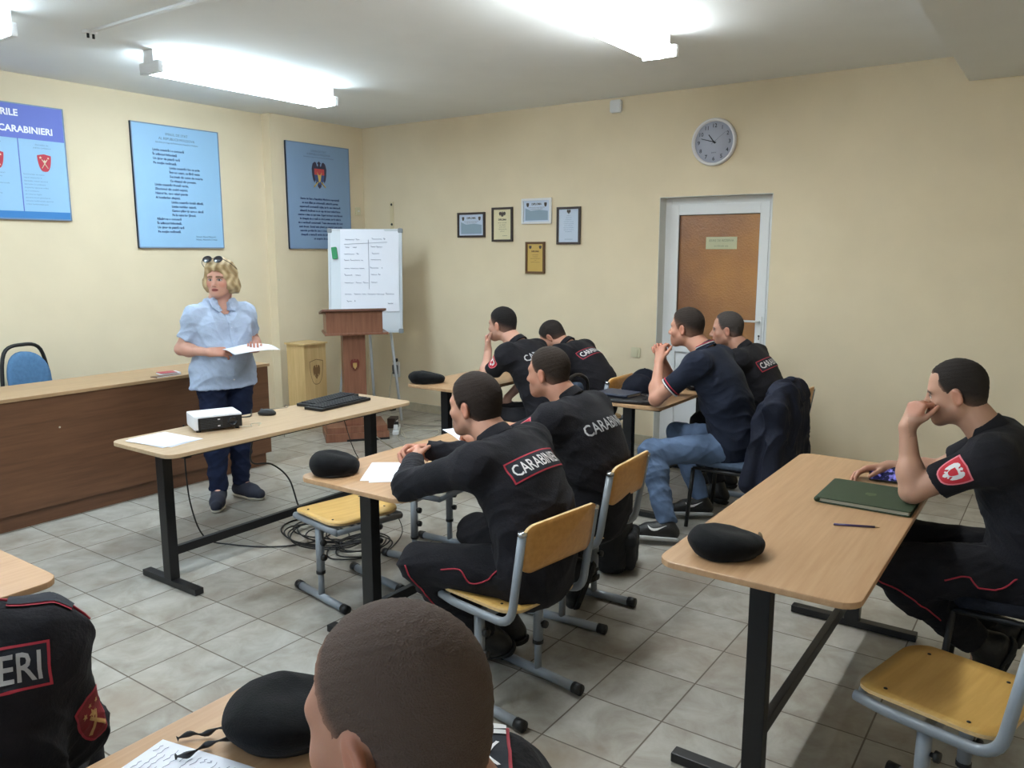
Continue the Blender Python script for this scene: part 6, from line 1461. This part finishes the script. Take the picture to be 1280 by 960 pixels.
# 8 nearest man, seen from behind
Pm['near'] = P = make_person(dict(label='person with shaven brown head seen from behind at the bottom edge, red-edged epaulette', loc=(0.64, 0.48), yaw=38, skin=(188, 138, 118), hair=(96, 80, 73), hth=0.003, fade=0.35, fadez=0.03, res=0.0045, hs=1.1, edge=0.03,
    pel=(0.64, 0.43, 0.535), nb=(0.655, 0.49, 1.02), hc=(0.625, 0.602, 1.168), hyaw=-32, hpitch=-8, hunch=0.03, hairline=-0.004,
    elL=(0.36, 0.48, 0.75), elR=(0.84, 0.7, 0.75), wrL=(0.42, 0.72, 0.64), wrR=(0.7, 0.82, 0.64), handL=H_((0.3, 0.9, -0.2), (0, 0, -1)), handR=H_((-0.3, 0.9, -0.2), (0, 0, -1)),
    knL=(0.38, 0.82, 0.51), knR=(0.62, 0.92, 0.51), anL=(0.36, 0.76, 0.11), anR=(0.6, 0.84, 0.11), sleeve='long', top='uniform_jacket', topmat=BLACKCLOTH, legmat=BLACKTROUSER, seed=8, cres=0.005))
# epaulette on the right shoulder
bs = bvh_of(P['shirt']); ax_, fy_ = P['rt'], P['fw']; e0 = P['nb']+ax_*0.075+V3(0, 0, 0.12)
def strap(name, vs, m, lift_): return decal(name, vs, [tuple(range(len(vs)))], bs, Vector(e0), Vector(ax_), Vector(fy_), m, P['shirt'], lift_, 0.01, 0.1)
rect = lambda x0, x1, h0, h1: [(x0, h0), (x1, h0), (x1, h1), (x0, h1)]
strap('epaulette_edge', rect(0.0, 0.13, -0.031, 0.031), REDTRIM, 0.006); strap('epaulette', rect(0.0, 0.131, -0.026, 0.026), NAVYPATCH, 0.008)
strap('epaulette_stripe', rect(0.107, 0.117, -0.026, 0.026), WHITETXT, 0.0095); strap('epaulette_stripe', rect(0.119, 0.13, -0.026, 0.026), WHITETXT, 0.0095)
for a_, l_ in ((0.5, 0.03), (-0.5, 0.03)):
    ca, sa = math.cos(a_), math.sin(a_); strap('epaulette_emblem', [(0.06+x*ca-y*sa, x*sa+y*ca) for x, y in rect(-l_, l_, -0.0025, 0.0025)], WHITETXT, 0.0095)
# 9 man cut by the left edge, turned a little to the speaker
Pm['left'] = P = make_person(dict(label='person in black uniform jacket cut by the left picture edge, dark red sleeve emblem', loc=(0.545, 1.76), yaw=-30, skin=FACE, hair=(46, 38, 34),
    pel=(0.535, 1.72, 0.535), nb=(0.548, 1.765, 1.0), hc=(0.49, 1.87, 1.135), hyaw=20, hunch=0.05, shw=0.18, shd=0.092, thick=1.03,
    elL=(0.335, 1.95, 0.74), elR=(0.755, 1.685, 0.68), wrL=(0.465, 2.15, 0.7), wrR=(0.765, 1.94, 0.66), handL=H_((0.5, 0.8, -0.1), (0, 0, -1)), handR=H_((0.0, 0.95, -0.1), (0, 0, -1)),
    knL=(0.676, 2.12, 0.51), knR=(0.884, 2.0, 0.51), anL=(0.62, 2.03, 0.11), anR=(0.83, 1.91, 0.11), sleeve='long', top='uniform_jacket', topmat=BLACKCLOTH, legmat=BLACKTROUSER, seed=9, wr=0.005))
back_print(P, 'CARABINIERI', P['nb']-P['up_sp']*0.085-P['fw']*0.1+P['rt']*0.032, 0.315, 0.055, SILVER, (0.345, 0.085, 0.005))
sleeve_patch(P, 'R', P['rt']*0.75-P['fw']*0.65, 0.075, 0.1, dark=True, t=0.78)
bs = bvh_of(P['shirt']); s_ = P['sh']['R']; n_ = P['nb']
piping(P, [n_*0.6+s_*0.4+V3(0, 0, 0.09), n_*0.3+s_*0.7+V3(0.0, 0, 0.09), s_+V3(0.0, 0, 0.08)+P['rt']*0.03, s_+P['rt']*0.07+V3(0, 0, 0.02)], bs, REDTRIM, P['shirt'], 0.0028)
for nm_, hw_, m_, l_ in (('epaulette_edge', 0.026, REDTRIM, 0.004), ('epaulette', 0.021, NAVYPATCH, 0.006)):
    decal(nm_, [(-0.05, -hw_), (0.06, -hw_), (0.06, hw_), (-0.05, hw_)], [(0, 1, 2, 3)], bs, Vector(s_+V3(0, 0, 0.12)), Vector(P['rt']), Vector(P['fw']), m_, P['shirt'], l_, 0.01, 0.14)
# 10 standing woman
wy = 168.0
f_ = V3(-math.sin(math.radians(wy)), math.cos(math.radians(wy)), 0); r_ = V3(math.cos(math.radians(wy)), math.sin(math.radians(wy)), 0)
wo = V3(3.26, 4.66, 0)
def wp(x, y, z): return tuple(wo+r_*x+f_*y+V3(0, 0, z))
Pm['woman'] = P = make_person(dict(label='person in pale blue short-sleeved shirt and dark jeans standing with a sheet of paper', loc=(3.26, 4.66), yaw=wy, female=True, skin=(206, 156, 138), hair=(206, 184, 146), hair2=(150, 122, 84), hairstyle='bob', brow=(120, 92, 72), beard=0, hs=0.98, full=0.12, neck=0.055,
    pel=wp(0, 0, 0.9), nb=wp(0, -0.02, 1.372), hc=wp(0.0, 0.035, 1.525), hunch=-0.01, hyaw=-48, hpitch=-2, shw=0.165, shd=0.1, belly=0.045, thick=0.95, wf=0.84, stand=True, hem=-0.1, open_neck=True,
    elR=wp(0.255, -0.05, 1.07), elL=wp(-0.25, -0.05, 1.09), wrR=wp(0.16, 0.16, 1.06), wrL=wp(-0.14, 0.19, 1.06), handR=H_(tuple(-r_*0.85+f_*0.4), tuple(-f_*0.7+V3(0, 0, -0.6)), (0.5, 0.8, 0.5)), handL=H_(tuple(r_*0.4+f_*0.7), tuple(V3(0, 0, 1)), (0.5, 0.7, 0.4)),
    knR=wp(0.09, 0.02, 0.49), knL=wp(-0.09, 0.01, 0.49), anR=wp(0.1, 0.04, 0.105), anL=wp(-0.09, -0.03, 0.105), toeR=tuple(f_*0.9+r_*0.5), toeL=tuple(f_*0.9-r_*0.3), top='short_sleeved_shirt', topmat=BLUESHIRT, legmat=DARKDENIM, shoe='sneaker', solemat=BEIGESOLE, shoemat=mat('navy_canvas_shoe', (40, 42, 56), 0.8), seed=10, wr=0.005, legw=1.06, skirt=1.45, colh=0.001))
bs = bvh_of(P['shirt'])
# buttons, placket and collar points
for k in range(6):
    z = 1.29-0.085*k; h_ = bs.ray_cast(Vector(f_*0.5+V3(0, 0, z)), Vector(-f_))
    if h_[0] is not None:
        R3 = Vector((0, 0, 1)).rotation_difference(Vector(f_)).to_matrix(); MB().lathe([(0, 0.003), (0.0055, 0.003), (0.006, 0), (0, 0)], 12, tuple(h_[0]), R3).build('button', WHITETXT if k != 4 else LEATHERB, P['shirt'])
for s in (-1, 1):
    vs = [(0.004, 0.0), (0.05, 0.065), (0.085, 0.055), (0.092, 0.02), (0.055, -0.025)]; vs = [(x*s, y) for x, y in vs]
    decal('collar_point', vs if s > 0 else vs[::-1], [tuple(range(5))], bs, Vector(f_*0.3+V3(0, 0, 1.325)), Vector(-r_), Vector((0, 0, 1)), BLUESHIRT, P['shirt'], 0.012, 0.012, 0.3).modifiers.new('thickness', 'SOLIDIFY').thickness = 0.006
pl_ = [(-0.016, -0.36), (0.016, -0.36), (0.016, 0.04), (-0.016, 0.04)]
decal('button_placket', pl_, [(0, 1, 2, 3)], bs, Vector(f_*0.3+V3(0, 0, 1.25)), Vector(-r_), Vector((0, 0, 1)), BLUESHIRT, P['shirt'], 0.004, 0.012, 0.3).modifiers.new('thickness', 'SOLIDIFY').thickness = 0.003
# sunglasses pushed up into the hair
H = P['H']; hs = P['hs']; sg = thing('sunglasses', 'dark sunglasses pushed up on the blond hair of the standing woman', 'sunglasses', tuple(P['O']))
pp = lambda x, y, z: H.p(x*hs, y*hs, z*hs)
for s in (-1, 1):
    o8 = []
    for k in range(14):
        a = 2*PI*k/14; o8.append(pp(s*0.037+0.03*math.cos(a), 0.092-0.014*math.sin(a), 0.132+0.02*math.sin(a)))
    q = MB(); c8 = pp(s*0.037, 0.096, 0.134); vs = [Vector(v) for v in o8]+[Vector(c8)]; q._add(vs, [(k, (k+1) % 14, 14) for k in range(14)], True)
    vs2 = [Vector(v)-Vector(H.R @ V3(0, 0.002, 0.001)) for v in o8]+[Vector(c8)-Vector(H.R @ V3(0, 0.002, 0.001))]; q._add(vs2, [((k+1) % 14, k, 14) for k in range(14)], True)
    q.build('lens', mat('smoked_lens', (46, 44, 48), 0.06) if s < 0 else bpy.data.materials['smoked_lens'], sg)
    MB().tube([Vector(v) for v in o8], 0.0022, 6, True).build('rim', BLACKPL, sg)
    MB().tube(spline([pp(s*0.067, 0.09, 0.135), pp(s*0.1, 0.04, 0.1), pp(s*0.108, -0.03, 0.06)], 6), 0.002, 6).build('temple_arm', BLACKPL, sg)
MB().tube([pp(-0.01, 0.092, 0.137), pp(0.01, 0.092, 0.137)], 0.002, 6).build('bridge', BLACKPL, sg)
# the sheet she holds
V = []; F = []
for i in range(9):
    for j in range(7):
        u, v = i/8, j/6; x = 0.085-0.31*u; y = 0.19+0.2*v; V.append(V3(wp(x, y, 1.075+0.022*math.sin(u*2.6)*(1-0.4*v)-0.012*v+0.006*math.sin(v*4))))
for i in range(8):
    for j in range(6): k = i*7+j; F.append((k, k+1, k+8, k+7))
ps_ = mesh_obj('paper_sheet', V, F, PAPER, None, True); tag(ps_, 'white sheet of paper held in both hands by the standing woman', 'paper')
so = ps_.modifiers.new('thickness', 'SOLIDIFY'); so.thickness = 0.0008
